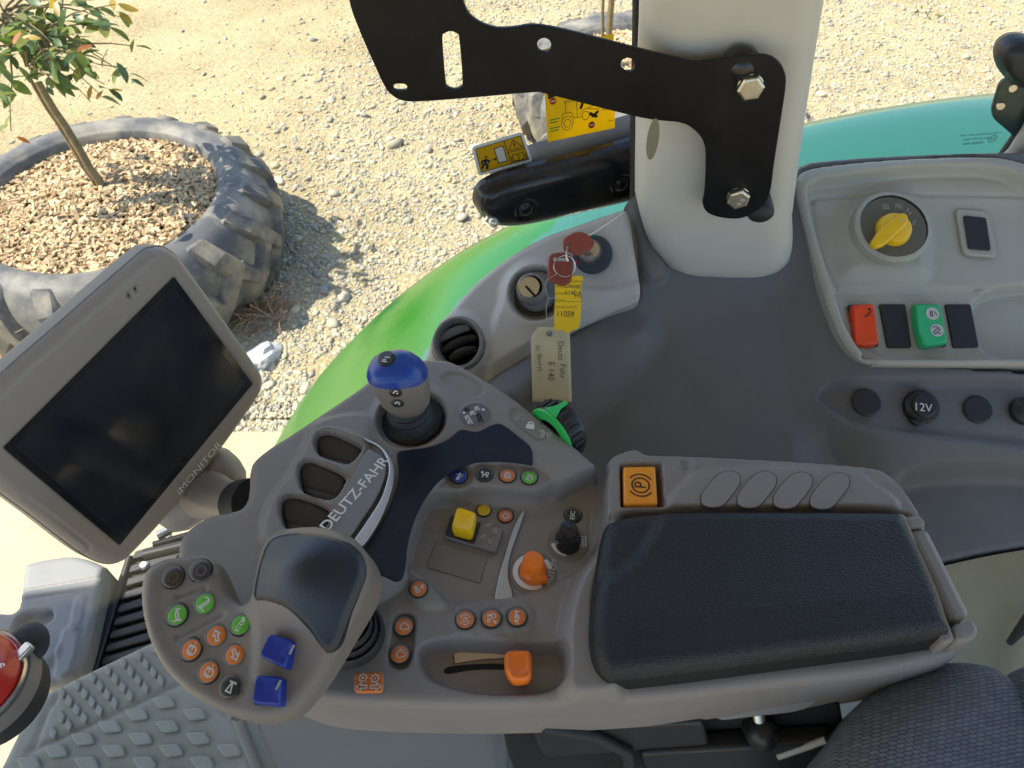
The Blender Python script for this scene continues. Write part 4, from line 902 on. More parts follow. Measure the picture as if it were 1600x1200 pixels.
# ------------------------------------------------------------------ light grey ignition panel
PI = Plane((.04, .715, 2.085), (-.10, -math.sin(R_(34)), math.cos(R_(34))))
t = thing('ignition_panel', 'light grey corner panel with air vent and ignition lock', 'ignition panel', PI.hit(850, 470))
ip = [(655, 575), (672, 545), (690, 505), (715, 470), (752, 432), (800, 396), (850, 368), (900, 350), (945, 334), (975, 326), (984, 340), (991, 385), (998, 430), (1000, 462), (990, 474), (950, 490), (900, 515), (850, 545), (800, 575), (765, 598), (740, 612), (700, 615), (665, 600)]
ri = Relief(PI, ip, .0022, n=6).round(.010)
ri.add([(775, 600), (765, 560), (770, 510), (790, 460), (815, 425), (845, 410), (880, 420), (910, 450), (960, 452), (1010, 440), (1010, 490), (900, 530)], .008, .014)
ri.disc(838, 458, 53, .012, .02, hp=.01); ri.disc(838, 458, 41, -.010, .008, hp=.01)
ri.disc(717, 537, 50, .010, .016, hp=.008); ri.disc(717, 540, 38, -.03, .004, hp=.008)
ri.add([(990, 470), (900, 515), (800, 575), (740, 615), (735, 598), (800, 558), (900, 500), (985, 458)], -.008, .014)
ri.build('panel_shell', t, M['panel'], -.035)
h = .010
vt = disc('air_vent', lathe('air_vent', [(1.10, -.002), (1.10, .005), (1.04, .010), (.96, .010), (.90, .006), (.86, -.004), (.85, -.02)], M['bezel'], 48), t, PI, 717, 537, .008, 37, 1, 0, 1.06)
disc('vent_throat', lathe('vent_throat', [(0, -.03), (.9, -.03), (.95, -.028)], M['fabric_dk'], 32), vt, PI, 717, 537, .006, 36)
kx = PI.sc(717, 537, .005)
for i, off in enumerate((-17, 2, 19)):
    wv = math.sqrt(max(0, 30**2-off**2)); secs = []
    for k in range(9):
        s = -1+2*k/8; x = s*wv*kx; y = -off*kx+ .003*(1-s*s); w = 7.5*kx*(.55+.45*math.sqrt(1-s*s*.95))
        secs.append([Vector((x, y+w*math.cos(a)*.9-.2*w*math.sin(a), .002+w*.5*math.sin(a)+w*.45*math.cos(a))) for a in [2*math.pi*j/10 for j in range(10)]])
    link('slat', loft('slat', secs, M['black'] if i else M['bezel'], True, True, 60), vt, PI.atpx(717, 537, -.002, R_(22)))
disc('lock_recess', lathe('lock_recess', [(0, .001), (.97, .001), (1, .004)], M['blackgloss'], 40), t, PI, 838, 458, -.0095, 38)
lk = disc('lock_body', lathe('lock_body', [(0, .014), (.62, .014), (.80, .011), (.90, .006), (.92, 0)], M['bezel'], 40), t, PI, 840, 456, -.008, 36)
disc('lock_collar', lathe('lock_collar', [(.72, .022), (.80, .022), (.95, .018), (1.0, .008), (1.02, 0)], M['bezel'], 36), lk, PI, 832, 454, .004, 24)
disc('lock_barrel', lathe('lock_barrel', [(0, .024), (.90, .024), (1, .021), (1, 0)], M['chrome'], 36), lk, PI, 829, 455, .004, 17.5)
b_ = link('key_slot', curve_mesh('key_slot', [rrect(.0185, .003, .0014)], M['fabric_dk'], .0006, 0), lk, PI.atpx(829, 455, .0283, R_(-48)))
sw = disc('ignition_switch', lathe('ignition_switch', [(0, .003), (.95, .003), (1, .001), (1, -.004)], pmat('slate disc', (.035, .05, .072), .45, grain=.2), 40), t, PI, 926, 397, .010, 31)
disc('switch_barrel', lathe('switch_barrel', [(0, .022), (.72, .022), (.80, .026), (.88, .022), (1, .012), (1.06, 0)], M['chrome'], 36), sw, PI, 922, 397, .010, 18)
symbol(sw, PI, [[(.8*math.cos(a), .8*math.sin(a)) for a in [R_(20+28*i) for i in range(11)]]], 930, 373, .0135, .0055, 0, M['greenprint'], .2)
symbol(sw, PI, [[(.8*math.cos(a), .8*math.sin(a)) for a in [R_(60+25*i) for i in range(8)]]], 904, 411, .0135, .004, 0, M['redprint'], .25)
tube('cable_rod', [PI.hit(975, 331, .012), PI.hit(930, 362, .02), PI.hit(912, 372, .03)], .0016, M['chrome'], t, 8)

# keys, ring and tags hanging from the ignition
PK = Plane(PI.hit(895, 430, .055), (-.05, -.62, .78))
def keyhead(label, pts_, h, tck, hole):
    k = thing('key', label, 'key', PK.hit(*np.mean(pts_, 0)), 'keys on the ignition ring')
    o = plate('key_head', k, PK, [cr(PK.pts(pts_, h), 4), PK.pts(hole, h)], h, tck, M['key'], .0022); return k
k1 = keyhead('brick red key plugged into the ignition switch', [(879, 381), (882, 373), (900, 364), (915, 366), (926, 376), (928, 384), (920, 393), (902, 400), (890, 395), (881, 391)], .008, .007, [(884, 386), (888, 384), (888, 391), (884, 391)])
tube('key_blade', [PK.hit(918, 390, .011), PI.hit(922, 397, .028)], .0035, M['chrome'], k1, 8)
k2 = keyhead('brick red spare key hanging on the ring below the first', [(856, 412), (858, 401), (868, 396), (884, 396), (894, 403), (895, 420), (892, 440), (880, 448), (862, 442), (856, 432)], .0, .006, [(864, 403), (887, 404), (887, 409), (864, 409)])
pplate('grip_panel', k2, PK, [(864, 414), (888, 414), (887, 432), (865, 432)], .0055, .0012, M['key'], .0004, r=.003)
kr = thing('key_ring', 'thin wire ring joining both keys and the tags', 'key ring', PK.hit(883, 415))
cx, cy = PK.px(882, 416, .008); rr = 16.5*PK.sc(882, 416, .008)
tube('ring', [PK.m @ Vector((cx+rr*math.cos(a), cy+rr*math.sin(a), .008+.003*math.sin(a*2))) for a in [2*math.pi*i/36 for i in range(37)]], .0008, M['chrome'], kr, 6)
tube('ring_link', [PK.hit(886, 388, .016), PK.hit(885, 395, .012), PK.hit(885, 402, .010), PK.hit(887, 408, .008)], .0014, M['chrome'], kr, 6)
tg = thing('yellow_tag', 'yellow plastic key tag with handwriting hanging from the ring', 'tag', PK.hit(887, 480))
pts_ = [(867, 438), (866, 434), (869, 432), (882, 430), (886, 428), (890, 428), (894, 431), (908, 431), (911, 435), (908, 450), (908, 480), (906, 505), (903, 514), (894, 516), (890, 520), (884, 521), (880, 516), (867, 515), (866, 500), (867, 470)]
plate('tag_body', tg, PK, [cr(PK.pts(pts_, .004), 3), PK.pts([(887, 433), (891, 432), (893, 435), (891, 438), (888, 438)], .004)], .003, .0012, M['tagy'], .0002)
ht = .0046
for s_, u, v, sz, mt in (('NOTICE VENDEUR', 888, 440, .0040, 'inktan'), ('MARQUE', 876, 448, .0034, 'inktan'), ('MODELE', 876, 459, .0034, 'inktan'), ('ANNEE', 875, 470, .0034, 'inktan'), ('IMMATRICULATION', 883, 480, .0032, 'inktan')): lettering(tg, PK, s_, u, v, ht, sz, 0, M[mt])
for s_, u, v, sz in (('Deutz', 895, 447, .0078), ('6140.4', 895, 458, .0075), ('TTV', 903, 464, .0055), ('11059', 883, 491, .0090)): lettering(tg, PK, s_, u, v, ht, sz, 4, M['ink'], 0, .95, .25)
symbol(tg, PK, [[(-1, 0), (1, 0)]], 894, 471, ht, .010, 0, M['inktan'], .05)
pp = thing('paper_tag', 'cream card label with handwriting hanging below the yellow tag', 'tag', PK.hit(862, 570))
c = [(840, 512), (868, 508), (890, 512), (891, 560), (893.5, 628), (860, 629.5), (832, 628.5), (830, 580), (829, 527)]
PP2 = Plane(PI.hit(862, 560, .035), (-.05, -.66, .75))
nx_, ny_ = 10, 16; A = PP2.pts([(829, 527), (840, 511), (888, 509)], 0); bl = PP2.px(832, 628.5); br_ = PP2.px(893.5, 627.5); tl = PP2.px(829, 511); tr_ = PP2.px(890, 511)
vs, fs = [], []
for j in range(ny_+1):
    for i in range(nx_+1):
        s, q = i/nx_, j/ny_; x = (tl[0]*(1-s)+tr_[0]*s)*(1-q)+(bl[0]*(1-s)+br_[0]*s)*q; y = (tl[1]*(1-s)+tr_[1]*s)*(1-q)+(bl[1]*(1-s)+br_[1]*s)*q
        if q < .14 and s < .18: x += (1-q/.14)*(.18-s)*.05
        vs.append((x, y, .0025*math.sin(q*3)*math.sin(s*2.4+.4)))
for j in range(ny_):
    for i in range(nx_): a = j*(nx_+1)+i; fs.append((a+nx_+1, a+nx_+2, a+1, a))
po = link('card', mesh('card', vs, fs, M['paper']), pp, PP2.at(0, 0)); md = po.modifiers.new('thick', 'SOLIDIFY'); md.thickness = .0005
for s_, u, v, sz, ro_ in (('Deutz', 876, 548, .0098, -84), ('Fahr', 879, 580, .0105, -86), ('E 140', 861, 580, .0105, -86), ('(c. fleury)', 843, 560, .0085, -80)): lettering(pp, PP2, s_, u, v, .0042, sz, ro_, M['ink'], -.008, .95, .2)
disc('eyelet', lathe('eyelet', [(0, .0008), (.6, .0008), (1, .0004), (1.05, 0)], M['bezel'], 20), pp, PP2, 858.5, 521.5, .0028, 4.5)
st = thing('tag_string', 'thin string tying the card label to the key ring', 'string', PK.hit(857, 470))
tube('string', [PK.hit(870, 428, .01), PK.hit(856, 436, .004), PK.hit(851, 446, .003), PK.hit(854, 458, .004), PK.hit(857, 466, .004), PK.hit(853, 482, .003), PK.hit(855, 500, .003), PP2.hit(858, 521, .006)], .00045, M['stk_white'], st, 5)
tube('string', [PK.hit(857, 466, .004), PK.hit(866, 465.5, .006), PK.hit(880, 466, .002)], .00045, M['stk_white'], st, 5)

# ================================================================== ARMREST CONSOLE
ZA = 2.09; PA = lev(ZA); DK = .026
t = thing('armrest_console', 'taupe armrest console crowded with coloured buttons and knobs', 'armrest console', (-.05, .35, ZA-.1))
AC = t
co = [(300, 1000), (284, 905), (284, 862), (296, 838), (330, 815), (362, 808), (384, 799), (392, 775), (393, 745), (402, 727), (428, 706), (455, 689), (510, 652), (560, 618), (600, 588), (640, 573), (690, 571), (724, 582), (790, 622), (850, 668), (900, 708), (928, 733), (942, 736), (956, 720), (980, 711), (1010, 710), (1100, 713), (1200, 718), (1300, 724), (1345, 729), (1385, 742), (1415, 768), (1434, 800), (1450, 828), (1490, 900), (1526, 975), (1530, 988), (1516, 1006), (1480, 1022), (1380, 1044), (1200, 1064), (1050, 1082), (900, 1092), (760, 1096), (620, 1094), (520, 1088), (470, 1078), (400, 1050), (340, 1035)]
r = Relief(PA, co, .0017, h=.012, n=5)
deck = [(230, 1060), (230, 700), (600, 500), (1000, 700), (926, 738), (905, 750), (880, 757), (858, 757), (836, 764), (791, 760), (735, 758), (706, 769), (678, 777), (658, 812), (644, 850), (634, 885), (610, 905), (575, 925), (520, 960), (440, 1020), (300, 1060)]
r.set(deck, DK, .013, hp=DK-.006)
r.set([(676, 772), (690, 748), (735, 727), (780, 723), (832, 728), (862, 744), (856, 756), (836, 763), (791, 759), (735, 757), (706, 768)], DK-.006, .004, hp=DK-.004)
r.disc(717, 746, 22, DK-.010, .004)
# sunken key field
r.set([(636, 900), (640, 868), (652, 830), (668, 795), (700, 788), (727, 790), (800, 794), (826, 799), (858, 795), (885, 775), (905, 764), (930, 752), (943, 745), (952, 822), (937, 868), (892, 901), (847, 921), (802, 935), (757, 939), (672, 946), (655, 935), (645, 915)], -.005, .006, hp=-.005)
r.set([(634, 880), (642, 884), (668, 905), (690, 930), (697, 946), (668, 948), (645, 935), (634, 905)], .006, .008, hp=.004)
# joystick basin with its raised swoosh
r.disc(645, 648, 62, DK+.004, .016, hp=DK); r.disc(643, 655, 53, DK-.010, .005, hp=DK)
# raised shoulder carrying three finger paddles
PADDLES = ([(497, 684), (508, 680), (525, 682), (560, 697), (565, 705), (552, 724), (540, 727), (515, 720), (500, 712), (494, 698)], [(470, 730), (482, 724), (500, 728), (532, 741), (540, 752), (528, 777), (514, 783), (490, 778), (474, 768), (468, 748)], [(441, 785), (455, 779), (475, 782), (508, 794), (516, 806), (505, 832), (485, 838), (460, 832), (445, 822), (439, 802)])
r.add([(480, 690), (500, 660), (570, 650), (582, 690), (560, 760), (520, 830), (420, 850), (420, 790), (455, 740)], .006, .012, hp=DK)
for q_ in PADDLES:
    c_ = np.mean(q_, 0); r.add([(c_[0]-30, c_[1]-14), (c_[0]-12, c_[1]-28), (c_[0]+40, c_[1]-14), (c_[0]+36, c_[1]+2), (c_[0], c_[1]-8)], .005, .008, hp=DK)
    r.setp(cr(PA.pts(q_, DK), 5), .004, .004)
# rim cradling the pad, parking block, ridge with capsule blanks
r.add([(948, 800), (938, 850), (905, 900), (886, 955), (880, 1020), (892, 1092), (970, 1082), (940, 1010), (935, 930), (960, 860), (970, 810)], .020, .016, hp=.01)
r.set([(948, 738), (960, 717), (985, 708), (1100, 710), (1330, 724), (1395, 742), (1450, 820), (1420, 835), (1390, 800), (1000, 800), (954, 815), (946, 790)], .022, .008, hp=.022)
r.add([(1065, 800), (1075, 750), (1100, 738), (1200, 731), (1320, 735), (1360, 755), (1385, 800)], .006, .010, hp=.022)
r.set([(970, 727), (970, 727), (1032, 726), (1032, 726), (1036, 792), (1036, 792), (972, 792), (972, 792)], .002, .004, hp=.020, n=2)
r.disc(1069, 727, 17, .0008, .003, hp=.022, add=True)
# slider trough
r.set([(656, 1020), (665, 1006), (701, 998), (780, 1001), (825, 1005), (872, 1004), (884, 1020), (884, 1050), (874, 1064), (845, 1075), (780, 1078), (735, 1074), (690, 1062), (665, 1047)], -.020, .009, hp=.004)
# pill recess and three key bumps
r.add([(618, 968), (624, 960), (640, 960), (648, 970), (646, 1000), (642, 1030), (632, 1043), (616, 1042), (608, 1030), (611, 1000)], -.006, .004)
for u, v in ((726, 968), (767, 966), (808, 964)):
    r.add([(u-20, v+6), (u-20, v-12), (u-6, v-22), (u+14, v-21), (u+24, v-8), (u+24, v+12), (u+14, v+22), (u-14, v+24)], .004, .006)
# shallow details on the deck
for c_ in ([(690, 590), (700, 582), (720, 584), (752, 602), (756, 612), (748, 618), (735, 618), (705, 606)], [(797, 648), (803, 638), (815, 640), (855, 668), (859, 680), (850, 688), (838, 686), (803, 660)]): r.set(c_, DK-.0022, .002, hp=DK)
r.disc(742, 648, 25, DK+.0014, .003)
r.groove([(884, 800), (918, 796), (920, 830), (921, 870)], .0018, .0012, hp=-.005, closed=False)
r.round(.010)
r.build('console_shell', t, M['console'], -.078)
# lower skirt seam
lowpx = [(470, 1100), (560, 1112), (700, 1118), (900, 1114), (1100, 1100), (1300, 1076), (1500, 1030)]

for q_ in PADDLES: # dark moulded paddle faces, hollowed and creased
    rq = Relief(PA, [tuple(np.mean(q_, 0)+(np.array(p)-np.mean(q_, 0))*1.03) for p in q_], .0014, h=DK-.004, n=5); c_ = PA.px(*np.mean(q_, 0), DK)
    rq.fn(lambda X, Y, H, c_=c_: H+DK-.006+.30*(Y-c_[1])+.05*(X-c_[0])); rq.round(.005)
    m_ = np.mean(q_, 0); rq.groove([(m_[0]-32, m_[1]+2), (m_[0], m_[1]+9), (m_[0]+30, m_[1]+16)], .002, .0012, hp=DK, closed=False)
    rq.build('finger_paddle', t, M['paddle'], -.01)

# pillow of dark leatherette
pad = [(956, 826), (1000, 817), (1100, 814), (1250, 814), (1394, 815), (1394, 815), (1410, 840), (1438, 900), (1468, 985), (1470, 1004), (1470, 1004), (1380, 1018), (1200, 1042), (1060, 1060), (948, 1072), (948, 1072), (928, 1050), (919, 1010), (921, 960), (930, 890), (941, 840)]
PADH = .040
rp_ = Relief(PA, pad, .0018, h=.014, n=6)
rp_.fn(lambda X, Y, H: H+PADH)
rp_.round(.015)
rp_.add([(952, 812), (1030, 798), (1010, 850), (985, 880), (945, 905), (930, 900)], -.005, .018, hp=.04)
rp_.add([(930, 940), (1470, 900), (1470, 960), (930, 1000)], .003, .06, hp=.04)
rp_.groove([(968, 1052), (1200, 1024), (1462, 992)], .0016, .0016, hp=PADH, closed=False)
rp_.groove([(975, 1047), (1200, 1019), (1458, 988)], .0012, .0010, hp=PADH, closed=False)
pd = rp_.build('armrest_pad', t, M['leather'], .0, M['leather_sm']); pd['label'] = 'dark grained leatherette armrest pad'
# lid frame and hinge bars at the rear of the pad
hp_ = .020
pplate('lid_frame', t, PA, [(1396, 802), (1415, 802), (1494, 1000), (1474, 1005)], .004, .026, M['console'], .003, r=.004)
pplate('hinge_bar', t, PA, [(1418, 826), (1450, 822), (1520, 962), (1487, 972)], .0, .026, M['console'], .007, r=.008)
pplate('hinge_cap', t, PA, [(1412, 806), (1440, 804), (1450, 820), (1418, 823)], .002, .028, M['console'], .004, r=.006)
pplate('hinge_cap', t, PA, [(1488, 976), (1521, 966), (1531, 985), (1524, 998), (1497, 1003)], .002, .028, M['console'], .004, r=.006)
# capsule blanks
for u, v in ((1125.5, 765), (1182, 766), (1238.5, 767), (1296, 768)):
    L_ = [(u-30, v+14), (u-26, v+3), (u-8, v-19), (u+4, v-27), (u+18, v-28), (u+29, v-22), (u+30, v-10), (u+24, v+1), (u+7, v+22), (u-4, v+28), (u-18, v+28), (u-28, v+23)]
    q = PA.pts(L_, .0285); ko = plate('capsule_blank', t, PA, [cr(q, 4)], .0272, .0026, M['console'], .0008)
    k2_ = plate('capsule_gap', ko, PA, [cr([tuple(np.array(a)*1.0+(np.array(a)-np.mean(q, 0))*.045) for a in q], 4)], .0272, .0014, M['black'], 0)

# navy trim, badge, chrome arcs
pplate('navy_trim', t, PA, [(620, 709), (634, 703), (670, 698), (700, 686), (720, 671), (745, 674), (768, 664), (785, 663), (812, 683), (827, 696), (832, 708), (832, 726), (832, 726), (805, 722), (780, 720), (750, 721), (735, 724), (708, 736), (682, 755), (660, 786), (646, 817), (637, 851), (634, 880), (629, 902), (618, 908), (600, 900), (570, 890), (560, 870), (582, 840), (602, 805), (616, 772), (623, 740)], DK-.001, .0025, M['navy'], .0008, n=5)
hb_ = DK+.006
pplate('badge_plate', t, PA, [(574, 703), (586, 706), (599, 715), (603, 734), (597, 758), (584, 784), (568, 808), (545, 840), (520, 850), (512, 832), (524, 805), (532, 788), (556, 734)], hb_-.001, .003, M['bezel'], .001, n=5)
lettering(t, PA, 'DEUTZ-FAHR', 556, 770, hb_+.0024, .0155, 58, M['white'], .012, 1.0)
pplate('chrome_trim', t, PA, [(569, 686), (571, 684), (584, 690), (602, 701), (613, 718), (616, 735), (613, 760), (604, 788), (588, 822), (566, 852), (552, 846), (570, 818), (593, 782), (602, 758), (607, 735), (604, 717), (592, 698)], hb_-.003, .006, M['satin'], .0015, n=5)
pplate('chrome_strip', t, PA, [(816, 796), (821, 797), (810, 830), (797, 870), (794, 900), (801, 934), (775, 940), (777, 912), (785, 880), (800, 830)], -.006, .004, M['satin'], .001, n=5)

# ------------------------------------------------------------------ buttons
def arc(cx, cy, r_, a0, a1, n=14): return [(cx+r_*math.cos(R_(a0+(a1-a0)*i/n)), cy+r_*math.sin(R_(a0+(a1-a0)*i/n))) for i in range(n+1)]
SY = {
 'ring': [arc(0, 0, .52, 0, 360, 24)],
 'gauge': [arc(0, -.08, .48, 0, 360, 20), [(0, -.08), (.2, .25)], arc(0, -.08, .28, 150, 270, 8), [(.5, .45), (.68, .5)], [(-.15, .52), (.15, .52)]],
 'aup': [[(-.16, -.6), (-.16, .08), (-.42, .08), (0, .6), (.42, .08), (.16, .08), (.16, -.6), (-.16, -.6)]],
 'arm1': [[(-.1, -.5), (-.22, .3), (0, .5), (.22, -.45), (-.1, -.5)], arc(.05, .1, .55, 60, 120, 6), [(-.5, -.6), (.5, -.6)]],
 'arm2': [[(-.25, -.5), (.05, .45), (.25, .4), (.0, -.55), (-.25, -.5)], arc(-.1, .0, .6, 60, 130, 6), [(-.5, -.62), (.5, -.62)]],
 'cone': [[(-.3, -.55), (.3, -.55), (.06, .35), (-.06, .35), (-.3, -.55)], [(-.35, .5), (.4, .5)], [(.4, .35), (.4, .6)]],
 'bulb': [arc(0, 0, .42, -60, 240, 16)+[(-.2, -.6), (.2, -.6), (.21, -.36)], [(.55, .1), (.68, .1)], [(.5, -.25), (.62, -.32)]],
 'brake': [arc(0, 0, .62, 20, 160, 10), arc(0, 0, .62, 200, 340, 10), [(-.25, -.25), (.25, -.25), (.25, .1), (-.25, .1), (-.25, -.25)], arc(0, .1, .17, 0, 180, 8), [(0, -.62), (0, -.8)], [(0, .62), (0, .8)]],
 'tractor': [arc(.25, .3, .26, 0, 360, 14), arc(-.35, -.35, .16, 0, 360, 12), [(-.5, .4), (-.1, .5), (.0, .2)], [(-.4, -.1), (-.45, .35), (-.1, .3)], [(.0, .05), (-.2, -.25)], [(.2, -.2), (.5, -.45)], arc(.45, -.5, .14, 0, 360, 10)],
 'two': [arc(-.1, -.28, .24, 0, 360, 14), arc(-.42, .2, .14, 0, 360, 10), [(.2, .2), (.5, .6)], [(.35, .1), (.65, .3)]],
 'sun': [arc(0, 0, .34, 0, 360, 18)]+[[(.44*math.cos(a), .44*math.sin(a)), (.68*math.cos(a), .68*math.sin(a))] for a in [k*math.pi/5 for k in range(10)]],
 'thermo': [[(-.1, -.3), (-.1, .5), (.1, .5), (.1, -.3), (-.1, -.3)], arc(0, -.42, .18, 0, 360, 10), [(.3, .3), (.5, .3)], [(.3, .0), (.45, 0)], [(-.55, .2), (-.3, .2)]],
 'person': [arc(-.3, .35, .13, 0, 360, 8), [(-.4, .1), (-.1, -.1), (-.35, -.5)], [(-.1, -.1), (.15, -.15)], arc(.35, .1, .22, 0, 360, 10), [(.2, -.4), (.55, -.4)], [(.35, -.2), (.35, -.4)]],
 'pto': [[(-.4, -.4), (.4, -.4), (.4, .3), (-.4, .3), (-.4, -.4)], [(-.15, -.15), (.2, -.15), (.2, .1)], [(-.2, .15), (-.2, -.1)], [(-.3, .5), (.3, .5)], [(0, -.55), (0, -.7)]],
 'leaf': [[(-.5, -.3), (-.1, .45), (.3, .4), (.5, -.2), (.1, -.5), (-.5, -.3)], [(-.3, -.35), (.2, .2)]],
 'P': [arc(0, 0, .48, 0, 360, 22), arc(0, 0, .72, -55, 55, 8), arc(0, 0, .72, 125, 235, 8), [(-.12, -.3), (-.12, .3), (.08, .3), (.18, .2), (.18, .08), (.08, 0), (-.12, 0)]],
}
BT = {}
def button(par, pl, u, v, h, rpx, mat, sym=None, rot=0, smat='white', text=None, tsz=.62, label=None, w=.13, name='button'):
    if 'b' not in BT:
        BT['b'] = lathe('button', [(1.13, -.05), (1.13, .06), (1.0, .06), (1.0, .30), (.94, .36), (.86, .38), (0, .37)], [M['rubber'], M['rim']], 32, [0, 0, 1, 1, 1, 1])
    if mat not in BT: BT[mat] = lathe('cap', [(0, .075), (.6, .068), (.92, .03), (.97, .0)], M[mat], 28)
    k = rpx*pl.sc(u, v, h)
    b = link(name, BT['b'], par, pl.atpx(u, v, h, 0, k)); link('cap', BT[mat], b, pl.atpx(u, v, h+.37*k, 0, k*.90))
    zz = h+.452*k
    if sym: symbol(b, pl, SY[sym], u, v, zz, k*.85, rot, M[smat], w)
    if text: lettering(b, pl, text, u, v, zz, k*tsz, rot, M[smat], .015)
    if label: b['label'] = label
    return b
PAr = PA
hl = DK-.006
button(t, PA, 717, 744, hl-.003, 13, 'btn_blue', 'thermo', -20, label='blue round button')
button(t, PA, 757, 741, hl, 13, 'btn_black', 'person', 0, label='black round button with seated figure symbol')
button(t, PA, 793, 743, hl, 13, 'btn_orange', 'pto', 0, 'offwhite', label='leftmost orange button of the upper row')
button(t, PA, 827, 746, hl, 13, 'btn_green', 'leaf', 0, 'offwhite', label='green round button')
hf = -.005
button(t, PA, 756, 797, hf, 11.5, 'btn_yellow', label='yellow round button beside the yellow rocker')
button(t, PA, 790, 806, hf, 12, 'btn_red', 'sun', 0, 'offwhite', label='salmon button with sun symbol')
button(t, PA, 895, 805, hf, 13, 'btn_black', None, 82, 'white', 'ESC', .74, 'black ESC button')
button(t, PA, 654, 920, .006, 14, 'btn_orange', 'two', 0, 'offwhite', label='orange button on the wedge left of the key field', w=.2)
button(t, PA, 727, 968, .008, 15, 'btn_orange', 'brake', 0, 'offwhite', w=.1); button(t, PA, 768, 966, .008, 15, 'btn_orange', 'tractor', 0, 'offwhite')
button(t, PA, 808, 964, .008, 15, 'btn_orange', None, 85, 'white', 'ASM', .70, 'orange ASM button')
button(t, PA, 631, 979, -.002, 15, 'btn_orange', 'bulb', 80, 'offwhite'); button(t, PA, 625, 1022, -.002, 15, 'btn_orange', 'bulb', 80, 'offwhite')
sqb = pplate('square_button', t, PA, [(554, 1050), (599, 1050), (598, 1081), (553, 1081)], .009, .005, M['btn_orange'], .0012, r=.004); sqb['label'] = 'square orange plate button with plus, minus and arrows'
for u, v, s, rot in ((567, 1059, 'plus', 0), (586, 1060, 'bar', 0)):
    symbol(sqb, PA, [arc(0, 0, .6, 0, 360, 18)]+[[(.66*math.cos(a), .66*math.sin(a)), (.85*math.cos(a), .85*math.sin(a))] for a in [k*math.pi/4 for k in range(8)]]+([[(-.28, 0), (.28, 0)], [(0, -.28), (0, .28)]] if s == 'plus' else [[(0, -.25), (0, .25)]]), u, v, .0144, .0048, 0, M['offwhite'], .16)
for u, rot in ((565, 90), (587, -90)): symbol(sqb, PA, SY['aup'], u, 1073, .0144, .0072, rot, M['offwhite'], .14)

# yellow rocker on its block, blank display cover
rb_ = pplate('rocker_base', t, PA, [(705, 803), (787, 825), (775, 862), (692, 838)], -.006, .008, M['lever'], .0015, r=.002)
pplate('rocker_well', rb_, PA, [(704, 806), (752, 817), (741, 850), (695, 836)], .0018, .0012, M['black'], .0003, r=.002)
P = roundpoly(PA.pts([(714, 796), (746, 806), (738, 837), (705, 829)], .014), .004, 4); c = np.mean(P, 0)
sx_ = [[Vector((c[0]+(p[0]-c[0])*k_, c[1]+(p[1]-c[1])*k_, z)) for p in P] for k_, z in ((.92, .002), (1.0, .012), (.97, .018), (.88, .021), (.6, .0195), (.3, .0185))]
link('rocker_cap', loft('rocker_cap', sx_, M['yellow'], True, True, 60), rb_, PA.at(0, 0, 0))
for u, v, sy, rt in ((763, 820, 'aup', 110), (755, 838, 'aup', -70), (767, 845, 'two', 0), (773, 829, 'gauge', 70)): symbol(rb_, PA, SY[sy], u, v, .0024, .0045, rt, M['greyprint'], .22)
dc = pplate('display_cover', t, PA, [(681, 846), (762, 870), (750, 911), (666, 886)], -.0065, .0028, M['lever'], .0006, r=.002)
pplate('cover_gap', dc, PA, [(679, 844), (764, 869), (751.5, 913), (663.5, 887)], -.0062, .0010, M['black'], 0, r=.002)

# orange and black rotary knobs
def rotary(u, v, r0, mat, base_r, rot, label):
    d = disc('dial_ring', lathe('dial_ring', [(0, .0006), (.96, .0006), (1, 0), (1.02, -.0012)], M['lever'], 44), t, PA, u, v, hf+.0004, base_r); d['label'] = label
    k = r0*PA.sc(u, v); n = 28; secs = []
    for z, s, nose in ((0, 1.0, .30), (.010, 1.0, .32), (.012, .90, .1), (.020, .84, .05), (.026, .80, .05), (.0285, .70, .0), (.029, .4, 0)):
        L_ = []
        for i in range(n):
            a = 2*math.pi*i/n; q = k*s*(1+nose*math.exp(-(min(abs(a-math.radians(rot) % (2*math.pi)), 2*math.pi-abs(a-math.radians(rot) % (2*math.pi)))/.22)**2))
            if z > .011: q *= 1-.13*abs(math.sin(a-math.radians(rot)))**3
            L_.append(Vector((q*math.cos(a), q*math.sin(a), z)))
        secs.append(L_)
    kk = link('rotary_knob', loft('rotary_knob', secs, M[mat], True, True, 50), d, PA.atpx(u, v, hf+.0012)); return d
d1 = rotary(833, 896, 21, 'orange', 37, -40, 'orange rotary knob on a dial ring'); d2 = rotary(887, 849, 20, 'blackgloss', 32, 110, 'black rotary knob on a dial ring')
v_, f_ = ribbon([arc(0, 0, 27, 100, 300, 30)], 8); link('print', mesh('print', v_, f_, M['white'], False), d1, PA.atpx(832, 893, hf+.0012, 0, PA.sc(832, 893)))
v_, f_ = ribbon([arc(0, 0, 28, 10, 45, 8)], 7); link('print', mesh('print', v_, f_, M['white'], False), d1, PA.atpx(832, 893, hf+.0012, 0, PA.sc(832, 893)))
lettering(d1, PA, 'AUTO', 861, 898, hf+.0013, .0082, 70, M['offwhite']); lettering(d1, PA, 'Prog.', 861, 880, hf+.0013, .0062, 60, M['offwhite'])
v_, f_ = ribbon([arc(0, 0, 24, 190, 262, 12)], 6); link('print', mesh('print', v_, f_, M['white'], False), d2, PA.atpx(887, 845, hf+.0012, 0, PA.sc(887, 845)))
symbol(d2, PA, [[(-.5, -.9), (.5, -.9), (.5, .9), (-.5, .9), (-.5, -.9)], [(-.5, .4), (.5, .4)], [(-.5, -.1), (.5, -.1)], [(-.5, -.5), (.5, -.5)], [(0, -.9), (0, .4)]], 911, 846, hf+.0013, .006, 0, M['offwhite'], .16)

